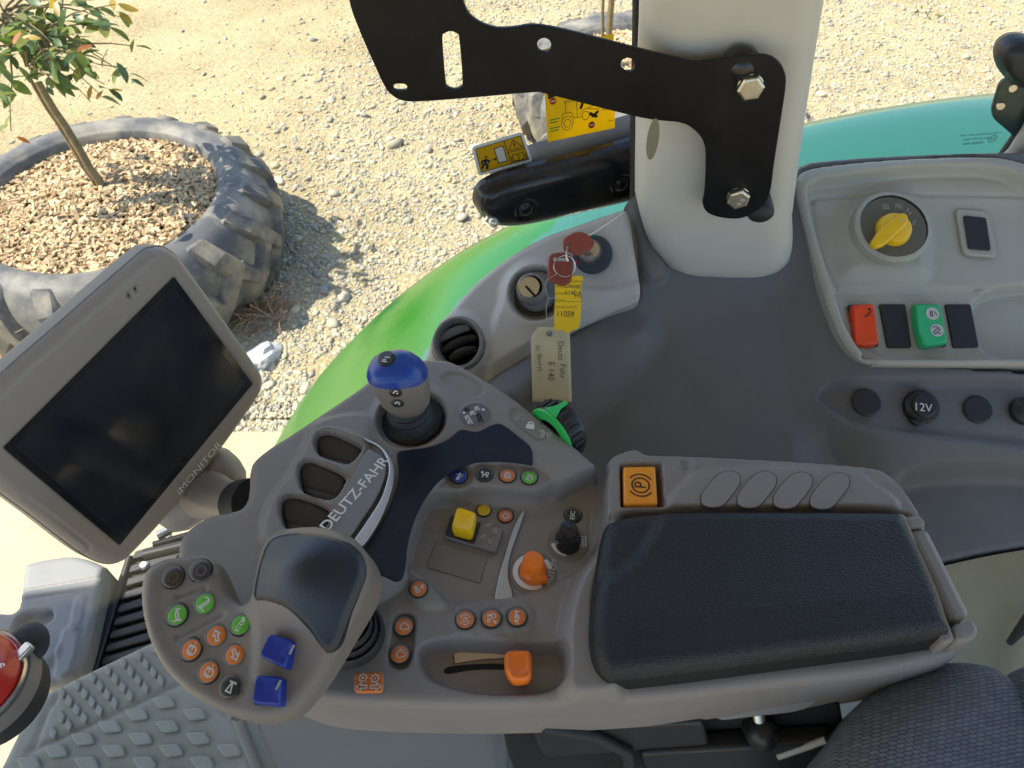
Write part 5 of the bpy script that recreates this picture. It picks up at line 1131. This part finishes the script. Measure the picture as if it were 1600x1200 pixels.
# slider with orange knob
sld = pplate('slider_slot', t, PA, [(694, 1046), (710, 1040), (760, 1037), (800, 1038), (822, 1042), (822, 1050), (790, 1046), (740, 1046), (700, 1052)], -.0202, .0012, M['fabric_dk'], 0, n=4)
ss = pplate('slider_strip', t, PA, [(709, 1021), (709, 1021), (740, 1018), (790, 1020), (790, 1027), (750, 1030), (711, 1036), (711, 1036)], -.0205, .0016, M['slide'], .0004, n=4)
pplate('strip_edge', ss, PA, [(707, 1019), (707, 1019), (740, 1016), (792, 1018), (792, 1029), (750, 1032), (709, 1038), (709, 1038)], -.0206, .0010, M['amber_ring'], 0, n=4)
P = cr(PA.pts([(790, 1022), (800, 1018), (822, 1018), (829, 1022), (831, 1040), (829, 1060), (815, 1066), (800, 1064), (790, 1050), (788, 1034)], .008), 4); c = np.mean(P, 0)
sx_ = [[Vector((c[0]+(p[0]-c[0])*k_, c[1]+(p[1]-c[1])*k_, z)) for p in P] for k_, z in ((.5, -.02), (.55, -.004), (.95, -.003), (1.0, .002), (1.0, .008), (.93, .012), (.75, .0135), (.6, .0125), (.3, .012))]
sk = link('slider_knob', loft('slider_knob', sx_, M['orange'], True, True, 60), t, PA.at(0, 0, 0)); sk['label'] = 'orange slider knob in the oval trough'

# parking brake switch
pb_ = pplate('parking_switch', t, PA, [(974, 729), (1024, 728), (1028, 788), (975, 788)], .004, .020, M['park'], .002, r=.003); pb_['label'] = 'amber parking brake switch'
symbol(pb_, PA, SY['P'], 1001, 758, .0244, .0175, 85, M['blackprint'], .085); 
symbol(t, PA, SY['P'], 1069, 727, .0232, .0075, 85, M['bezel'], .13)
# deck emblem and pill symbols
em = disc('emblem', lathe('emblem', [(0, .0004), (.96, .0004), (1, 0)], M['rim'], 36), t, PA, 742, 648, DK+.0014, 24)
for u, v, m_ in ((729, 640, 'blackprint'), (730, 652, 'offwhite'), (748, 649, 'blackprint'), (745, 638, 'offwhite'), (750, 656, 'blackprint'), (734, 659, 'offwhite'), (738, 645, 'offwhite')): symbol(em, PA, SY['tractor'], u, v, DK+.0022, .0042, 20, M[m_], .3)
for u, v in ((725, 645), (755, 640)): disc('dot', lathe('dot', [(0, .0003), (1, .0003), (1.02, 0)], M['white'], 14), em, PA, u, v, DK+.0019, 2.2)
pz = DK-.0018
symbol(t, PA, [[(-.5, -.5), (-.3, .5), (.0, .5), (-.15, -.5), (-.5, -.5)], arc(.1, .1, .5, 20, 90, 6), [(.4, -.4), (.6, .2)]], 812, 652, pz, .0085, -20, M['greyprint'], .14)
symbol(t, PA, [arc(0, .12, .26, 0, 180, 8)], 829, 664, pz, .010, -10, M['white'], .16, [[(-.42, -.5), (.42, -.5), (.42, .1), (-.42, .1)]])
symbol(t, PA, [[(-.2, -.5), (.1, -.45), (.2, .3), (-.05, .4), (-.2, -.5)], arc(0, 0, .55, 80, 150, 6), arc(0, 0, .55, -20, 30, 5)], 848, 678, pz, .0085, -10, M['offwhite'], .14)

# green thumb wheel at the far rim
ed = (PA.hit(895, 700, DK)-PA.hit(835, 645, DK)).normalized(); wa = Vector((-ed.y, ed.x, 0)).normalized()
if wa.y < 0: wa = -wa
w0 = PA.hit(858, 682, DK-.014)+wa*.015; wm = Matrix.Translation(w0) @ Matrix((ed, wa.cross(ed), wa)).transposed().to_4x4()
rw_ = .0315; WA = R_(95) if (wa.cross(ed)).z > 0 else R_(-95)
th = link('thumb_wheel', lathe('thumb_wheel', [(0, .013), (rw_*.72, .013), (rw_*.94, .011), (rw_, .006), (rw_, -.008), (rw_*.95, -.010), (0, -.010)], M['black'], 56), t, wm)
GR = curve_mesh('grip', [rrect(.0042, .015, .0018)], M['rubber'], .0028, .001)
for i in range(22):
    a = i*2*math.pi/22; c_ = math.cos(a); s_ = math.sin(a)
    mg = Matrix(((-s_, 0, c_, (rw_-.0006)*c_), (c_, 0, s_, (rw_-.0006)*s_), (0, 1, 0, -.001), (0, 0, 0, 1)))
    link('grip', GR, th, wm @ mg)
link('pointer_band', lathe('pointer_band', [(rw_*.6, -.0105), (rw_*.99, -.0105), (rw_*1.01, -.0115), (rw_*.99, -.0128), (rw_*.6, -.0128)], M['green_wh'], 56), th, wm)
link('pointer', curve_mesh('pointer', [[(-.008, -.012), (.008, -.012), (.0025, 0), (.002, .010), (-.002, .010), (-.0025, 0)]], M['green_wh'], .004, .001), th, wm @ Matrix(((-.5, 0, .866, .866*(rw_+.001)), (0, 0, 0, 0), (0, 1, 0, 0), (0, 0, 0, 1))) if False else wm @ (lambda a: Matrix(((-math.sin(a), 0, math.cos(a), (rw_+.0008)*math.cos(a)), (math.cos(a), 0, math.sin(a), (rw_+.0008)*math.sin(a)), (0, 1, 0, 0), (0, 0, 0, 1))))(WA))

# under the console: clamp, knob, dark mounting, pedestal
ut = thing('clamp_bracket', 'pale metal clamp with threaded black hand knob under the armrest', 'clamp', PA.hit(1190, 1120, -.1))
PC = Plane(PA.hit(1195, 1110, -.085), (0, -.9, .35))
pplate('clamp_bar', ut, PC, [(1114, 1108), (1130, 1102), (1280, 1096), (1262, 1108), (1240, 1114), (1128, 1127), (1116, 1122)], 0, .010, M['tank'], .002, r=.004)
tube('thread', [PC.hit(1184, 1112, .004), PC.hit(1188, 1132, .01)], .006, M['zinc'], ut, 14)
kb_ = Plane(PC.hit(1190, 1146, .012), (0, -.75, .65))
link('hand_knob', lathe('hand_knob', [(0, .014), (.5, .014), (.62, .010), (.95, .008), (1, .004), (1, -.012), (.9, -.018), (.5, -.022)], M['black'], 10, sharp=25), ut, kb_.atpx(1190, 1146, 0, .3, 1) @ Matrix.Diagonal((.0155, .0155, 1, 1)))
pplate('lock_plate', ut, PC, [(1182, 1160), (1205, 1155), (1222, 1172), (1186, 1182)], -.02, .006, M['beige_dk'], .001, r=.002)
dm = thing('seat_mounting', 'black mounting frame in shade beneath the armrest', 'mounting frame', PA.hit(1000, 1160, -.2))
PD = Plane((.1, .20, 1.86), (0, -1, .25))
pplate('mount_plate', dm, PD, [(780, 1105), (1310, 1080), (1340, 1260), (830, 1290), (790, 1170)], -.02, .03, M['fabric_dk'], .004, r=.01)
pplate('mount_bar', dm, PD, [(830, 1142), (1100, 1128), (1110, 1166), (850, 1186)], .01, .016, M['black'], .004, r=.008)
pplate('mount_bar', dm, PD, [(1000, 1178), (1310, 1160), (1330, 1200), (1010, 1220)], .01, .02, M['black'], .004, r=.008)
tube('cable', [PD.hit(u, v, .03) for u, v in ((850, 1135), (930, 1150), (980, 1175), (990, 1230))], .006, M['rubber'], dm, 10)
tube('spring_rod', [PD.hit(u, v, .03) for u, v in ((1215, 1182), (1262, 1166), (1290, 1156))], .0035, M['beige_dk'], dm, 10)
pe = thing('console_pedestal', 'pale grey pedestal carrying the armrest console', 'pedestal', (-.12, .25, 1.45))
PP_ = Plane((-.1, .285, 1.9), (.0, -1, .12))
rr_ = Relief(PP_, [(392, 1060), (390, 1130), (402, 1165), (420, 1205), (440, 1270), (440, 1270), (792, 1290), (792, 1290), (782, 1150), (778, 1060), (778, 1060), (392, 1060)], .006, n=4).round(.02)
rr_.build('pedestal_shell', pe, M['pedestal'], -.2)
tube('edge_trim', [PP_.hit(u, v, .0) for u, v in ((371, 1118), (378, 1140), (392, 1175), (408, 1215), (425, 1270))], .007, M['bezel'], pe, 10)

# seat bolsters
se = thing('driver_seat', 'woven blue grey seat cushion at the lower right', 'seat', (.55, .1, 1.6))
PSe = lev(2.03)
def bolster(name, px, H0, R0):
    rs = Relief(PSe, px, .004, h=.0, n=6); rs.fn(lambda X, Y, H: H+H0); rs.round(R0); return rs.build(name, se, M['fabric'], -.12)
bolster('bolster', [(1272, 1290), (1290, 1200), (1312, 1140), (1350, 1092), (1400, 1060), (1450, 1042), (1500, 1038), (1545, 1050), (1590, 1090), (1640, 1180), (1660, 1300), (1500, 1320)], .045, .05)
bolster('back_cushion', [(1545, 1120), (1556, 1070), (1600, 1045), (1680, 1030), (1760, 1040), (1780, 1300), (1640, 1300), (1570, 1200)], .06, .05)

# ================================================================== HAND LEVER
PLv = Plane(PA.hit(400, 990, .085), (-.06, -.20, .97))
t = thing('hand_lever', 'curved drive lever with round keys, two blue rockers and a dark palm rest', 'drive lever', PA.hit(540, 985, .02))
lo = [(287, 864), (300, 862), (318, 865), (333, 878), (345, 905), (356, 930), (370, 942), (388, 940), (396, 925), (402, 895), (410, 860), (420, 840), (440, 829), (470, 827), (510, 830), (548, 842), (572, 862), (584, 888), (584, 915), (572, 945), (545, 990), (520, 1032), (495, 1070), (470, 1100), (448, 1118), (420, 1127), (392, 1127), (355, 1117), (310, 1095), (270, 1065), (240, 1028), (222, 985), (214, 940), (216, 905), (226, 884), (250, 870)]
rl_ = Relief(PLv, lo, .0016, n=6).round(.011)
palm = [(412, 858), (424, 840), (450, 834), (500, 838), (545, 852), (570, 872), (576, 900), (566, 930), (548, 965), (528, 1003), (512, 1018), (498, 1012), (480, 985), (452, 958), (420, 945), (396, 938), (402, 900)]
pq_ = cr(PLv.pts(palm, .012), 5); pc_ = PLv.px(500, 893, .02); dome = lambda X, Y, H: H+.038*np.exp(-(((X-pc_[0])/.052)**2+((Y-pc_[1])/.046)**2)); rl_.fn(dome)
rl_.add([(245, 905), (262, 885), (320, 872), (340, 905), (360, 945), (400, 960), (395, 1060), (370, 1095), (330, 1085), (280, 1050), (250, 1000), (240, 950)], -.003, .012)
for pth in ([(275, 931), (295, 925), (318, 918)], [(275, 995), (310, 978), (346, 960)]): rl_.groove(pth, .004, .0022, hp=0, closed=False)
rl_.build('lever_shell', t, M['lever'], -.028)
# palm rest lies over the raised back of the lever
rp2 = Relief(PLv, palm, .0016, h=.012, n=6)
rp2.fn(dome); rp2.fn(lambda X, Y, H: H+.0018); 
rp2.fn(lambda X, Y, H: H-.0032*sstep(1+sdf(X, Y, rp2.poly)[0]/.004))
rp2.build('palm_rest', t, M['palm'], -.002)
pl_ = PLv; hz = -.003
for u, v, m_, sy, rt, sm, lb, nm in ((271, 902, 'btn_brown', 'ring', 0, 'amber_ring', 'dark brown round key', 'button'), (314, 892, 'btn_violet', 'ring', 0, 'mauve_ring', 'dark violet round key', 'button'), (277, 961, 'btn_green', 'arm1', 10, 'offwhite', None, 'button'), (320, 943, 'btn_green', 'arm2', -35, 'offwhite', None, 'button'), (338, 993, 'btn_orange', 'aup', 20, 'offwhite', 'orange key with upward arrow', 'button'), (367, 1023, 'btn_orange', 'aup', 205, 'offwhite', 'orange key with downward arrow', 'button'), (299, 1015, 'btn_orange', 'gauge', 20, 'offwhite', None, 'button'), (326, 1050, 'btn_orange', 'gauge', 20, 'offwhite', None, 'button'), (360, 1073, 'btn_black', 'cone', -20, 'offwhite', 'black key with white cone symbol', 'button')):
    button(t, pl_, u, v, hz, 17, m_, sy, rt, sm, label=lb, w=.16 if sy != 'ring' else .10)
button(t, pl_, 376, 976, hz+.004, 16.5, 'btn_green', None, 62, 'white', 'STOP', .58, 'green STOP key')
for pts_, lab in (([(428, 993), (465, 1004), (452, 1048), (411, 1028)], 'upper blue rocker'), ([(403, 1055), (444, 1059), (441, 1104), (396, 1100)], 'lower blue rocker')):
    P = roundpoly(pl_.pts(pts_, .008), .003, 3); c = np.mean(P, 0)
    b = link('rocker', loft('rocker', [[Vector((c[0]+(p[0]-c[0])*k_, c[1]+(p[1]-c[1])*k_, z)) for p in P] for k_, z in ((1.0, -.004), (1.0, .008), (.95, .0115), (.85, .0125), (.5, .0110), (.2, .0108))], M['cobalt'], True, True, 60), t, pl_.at(0, 0, .0065 if lab[0] == 'u' else .0005)); b['label'] = lab
    pplate('rocker_gap', b, pl_, [tuple(np.mean(pts_, 0)+(np.array(p)-np.mean(pts_, 0))*1.08) for p in pts_], -.002, .0025, M['rubber'], .0005, r=.003)
    u_, v_0 = pts_[1]; symbol(b, pl_, [[(-.3, -.5), (.3, .5)]], u_-9, v_0+11, .0197 if lab[0] == 'u' else .0137, .006, 10, M['greyprint'], .3)
for u, v, s_ in ((409, 1008, '2'), (467, 1033, '2'), (390, 1075, '1'), (450, 1085, '1')):
    symbol(t, pl_, [arc(0, 0, .8, 0, 360, 18)], u, v, .0006, .0042, 0, M['console_dk'], .15); lettering(t, pl_, s_, u, v, .0006, .0058, 10, M['console_dk'])
# boot under the lever
bo = PA.hit(548, 990, .012); mb = Matrix.Translation(bo)
kb2 = 48*PA.sc(548, 990)
link('boot', lathe('boot', [(kb2*1.08, -.004), (kb2*1.08, .003), (kb2, .008), (kb2*.9, .006), (kb2*.86, .016), (kb2*.80, .012), (kb2*.74, .024), (kb2*.66, .020), (kb2*.58, .034), (kb2*.4, .045), (0, .05)], M['rubber'], 40), t, mb)
tube('stem', [bo+Vector((0, 0, .01)), PLv.hit(500, 960, -.02)], [.016, .018], M['rubber'], t, 16)

# ================================================================== JOYSTICK
jb = PA.hit(644, 655, DK-.008)
t = thing('joystick', 'joystick with blue cap and grey grip on a black bellows', 'joystick', jb)
kj = PA.sc(644, 655, .02); Rj = 50*kj
link('bellows', lathe('bellows', [(Rj, -.004), (Rj*1.0, .001), (Rj*.93, .004), (Rj*.86, .002), (Rj*.74, .004), (Rj*.64, .010), (Rj*.70, .014), (Rj*.60, .018), (Rj*.64, .022), (Rj*.54, .027), (Rj*.57, .031), (Rj*.48, .037), (Rj*.40, .044), (0, .046)], M['rubber'], 44), t, Matrix.Translation(jb) @ Matrix.Rotation(R_(-8), 4, 'Y'))
tube('collar', [jb+Vector((.0, .0, .02)), jb+Vector((-.004, -.004, .062))], [.019, .016], M['rubber'], t, 20)
# head: sections stacked along a leaning axis, measured from the photo
tp = lev(jb.z+.112).hit(606, 562); bt = lev(jb.z+.046).hit(642, 637)
ax = (tp-bt); Lh = ax.length; az = ax.normalized(); rt = Vector((1, 0, .12)); rt = (rt-az*rt.dot(az)).normalized(); fw = az.cross(rt)
def head(zs, grow=1.0, n=32):
    secs = []
    for z, rx, ry, ox, oy in zs:
        L_ = []
        for i in range(n):
            a = 2*math.pi*i/n; c_, s_ = math.cos(a), math.sin(a); e = 2/2.5
            L_.append(bt+az*Lh*z+rt*((abs(c_)**e*math.copysign(1, c_))*rx*.80*grow+ox)+fw*((abs(s_)**e*math.copysign(1, s_))*ry*.85*grow+oy))
        secs.append(L_)
    return secs
HZ = [(-.05, .011, .010, 0, 0), (.0, .0195, .016, 0, 0), (.12, .0265, .0205, .001, 0), (.28, .0310, .0245, .001, 0), (.45, .0320, .0255, .002, 0), (.60, .0335, .0265, .002, 0), (.74, .0325, .026, .001, 0), (.86, .0285, .0235, 0, 0), (.94, .023, .019, 0, 0), (1.0, .014, .011, 0, 0), (1.015, .004, .004, 0, 0)]
def tilt(secs, zs, amt): # the cap's lower edge runs obliquely
    for L_, z in zip(secs, zs):
        for i, p in enumerate(L_):
            d = (p-(bt+az*Lh*z[0])); L_[i] = p+az*(amt*d.dot(rt)+.10*d.dot(fw))
    return secs
def sub(me, lv=1):
    bm = bmesh.new(); bm.from_mesh(me); bmesh.ops.recalc_face_normals(bm, faces=bm.faces); bm.to_mesh(me); bm.free(); return me
gr = link('grip', sub(loft('grip', head(HZ), M['lever'], True, True)), t)
zz_ = [q[0] for q in HZ]; ri_ = lambda z, k: float(np.interp(z, zz_, [q[k] for q in HZ]))
cs = []
for t_ in [-.03]+[i/16 for i in range(17)]:
    L_ = []
    for i in range(48):
        a = 2*math.pi*i/48; c_, s_ = math.cos(a), math.sin(a); e = 2/2.5; zb = .70+.06*max(0, -s_)-.26*max(0, s_)-.10*c_
        z = zb+(1.022-zb)*max(t_, 0)**.8; g_ = .0012 if t_ >= 0 else -.001
        L_.append(bt+az*Lh*z+rt*((abs(c_)**e*math.copysign(1, c_))*(ri_(z, 1)*.80+g_)+ri_(z, 3))+fw*((abs(s_)**e*math.copysign(1, s_))*(ri_(z, 2)*.85+g_)))
    cs.append(L_)
cp_ = link('cap', sub(loft('cap', cs, M['blue'], True, True, 60)), t); cp_['label'] = 'glossy blue cap'
from mathutils.bvhtree import BVHTree
def seat_on(o, u, v): # a small frame standing on the surface of a finished part
    me = o.data; mw = WM[o]; bv = BVHTree.FromPolygons([mw @ x.co for x in me.vertices], [tuple(p.vertices) for p in me.polygons])
    loc, nrm, _, _ = bv.ray_cast(CAM, ray(u, v).normalized())
    if nrm.dot(CAM-loc) < 0: nrm = -nrm
    return Plane(loc, nrm)
pj = seat_on(cp_, 604, 561); kj2 = 13*pj.sc(604, 561)
bq = disc('push_button', lathe('push_button', [(1.12, -.004), (1.10, .0006), (.98, .0014), (.94, .0036), (.80, .0042), (0, .0038)], M['black'], 32), cp_, pj, 604, 561, 0, 13); lettering(bq, pj, 'P1', 604, 561, .0048, .0088, 68, M['white'])
for u, v in ((618, 613), (621, 630)):
    q_ = seat_on(gr, u, v)
    bb = disc('thumb_key', lathe('thumb_key', [(0, .0022), (.8, .0022), (1, .0012), (1.25, .0004), (1.3, -.004)], M['black'], 24), gr, q_, u, v, 0, 8)
    symbol(bb, q_, [[(-.5, -.3), (.0, .4), (.4, .1)], [(.1, -.4), (.5, -.2)]], u, v, .0028, .0050, 0, M['white'], .25)

# ================================================================== MONITOR
s_ = .246/.26
A_, B_, C_, D_ = [CAM+(Vector(p)-CAM)*s_ for p in ((-.399, .681, 2.136), (-.353, .673, 1.948), (-.466, .439, 1.928), (-.512, .447, 2.117))]
# D->A long edge is the top, A->B drops down the far side
xh = (A_-D_).normalized(); nM = (B_-A_).cross(D_-A_).normalized()
if nM.dot(CAM-A_) < 0: nM = -nM
PMn = Plane(A_, nM, xh)
t = thing('monitor', 'dark touch screen monitor in a taupe housing on a ball arm', 'monitor', PMn.hit(330, 780))
bodypx = [(0, 598), (110, 500), (225, 399), (245, 388), (265, 387), (285, 400), (300, 420), (350, 490), (405, 570), (415, 588), (415, 606), (405, 628), (350, 706), (280, 795), (215, 866), (196, 882), (178, 886), (155, 880), (125, 862), (60, 812), (-10, 760), (-32, 735), (-36, 690), (-28, 640)]
rmn = Relief(PMn, bodypx, .0022, n=5).round(.014)
rmn.groove([(40, 777), (130, 845), (140, 857), (133, 866), (60, 815)], .0022, .002, hp=0, closed=False)
rmn.groove([(316, 437), (320, 428)], .002, .003, hp=0, closed=False).groove([(393, 556), (401, 553)], .002, .003, hp=0, closed=False)
for u, v in ((203, 462), (213, 452)): rmn.disc(u, v, 4.5, -.004, .002, hp=0, add=True)
rmn.setp(roundpoly(PMn.pts([(272, 430), (397, 600), (187, 854), (3, 700)]), .003, 3), -.0022, .0025)
rmn.build('housing', t, M['monitor'], -.030)
for u, v in ((203, 462), (213, 452)): disc('sensor', lathe('sensor', [(0, .0004), (1, .0003), (1.05, 0)], M['black'], 16), t, PMn, u, v, -.0036, 3.6)
sc_ = plate('screen', t, PMn, [roundpoly(PMn.pts([(272, 432), (395, 600), (187, 852), (5, 700)], -.001), .002, 3)], -.0026, .0018, M['screen'], .0003)
plate('display_area', sc_, PMn, [roundpoly(PMn.pts([(271, 447), (383, 600), (186, 838), (22, 697)], -.0006), .001, 2)], -.00085, .0003, M['screen_in'], 0)
ang = math.degrees(math.atan2(*(np.array(PMn.px(340, 702))-np.array(PMn.px(290, 762)))[::-1]))
lettering(t, PMn, 'iMONITOR', 312, 731, .0006, .0130, ang, M['white'], 0, 1.25)
v_, f_ = ribbon([PMn.pts([(296, 762), (299, 764)], 0)], .001)
symbol(t, PMn, [PMn.pts([(294, 737), (330, 695)], 0)], 0, 0, 0, 1, 0, M['offwhite'], .0012) if False else None
# rear shell and arm
P = cr(PMn.pts(bodypx), 3); c = np.mean(P, 0)
link('rear_shell', loft('rear_shell', [[Vector((c[0]+(p[0]-c[0])*k_, c[1]+(p[1]-c[1])*k_, z)) for p in P] for k_, z in ((1.003, -.012), (1.003, -.030), (.97, -.040), (.85, -.050), (.6, -.058), (.2, -.060))], M['console_dk'], True, True, 60), t, PMn.at(0, 0))
a0 = lev(1.895).hit(268, 796); a1 = lev(1.915).hit(350, 734)
# stub and elbow leading back to the console
dr = (a1-a0).normalized(); am = tube('arm', [a0-dr*.022, a0-dr*.014, a0, a0+(a1-a0)*.4, a1, a1+dr*.012, a1+dr*.019, a1+dr*.022], [.006, .026, .034, .0365, .035, .030, .020, .006], M['monitor'], t, 36)
am2 = tube('arm', [PMn.hit(200, 700, -.055), lev(1.875).hit(268, 775)], [.034, .030], M['monitor'], t, 28)
tube('arm_neck', [lev(1.91).hit(318, 770), lev(1.95).hit(340, 780), lev(2.0).hit(362, 786), lev(2.04).hit(384, 787), lev(2.05).hit(396, 786)], [.034, .027, .0235, .0235, .0235], M['monitor'], t, 28)
tube('socket_ring', [lev(2.032).hit(377, 787), lev(2.04).hit(384, 787), lev(2.055).hit(400, 786)], [.0255, .0268, .0268], M['rubber'], t, 32)

bpy.context.view_layer.update()
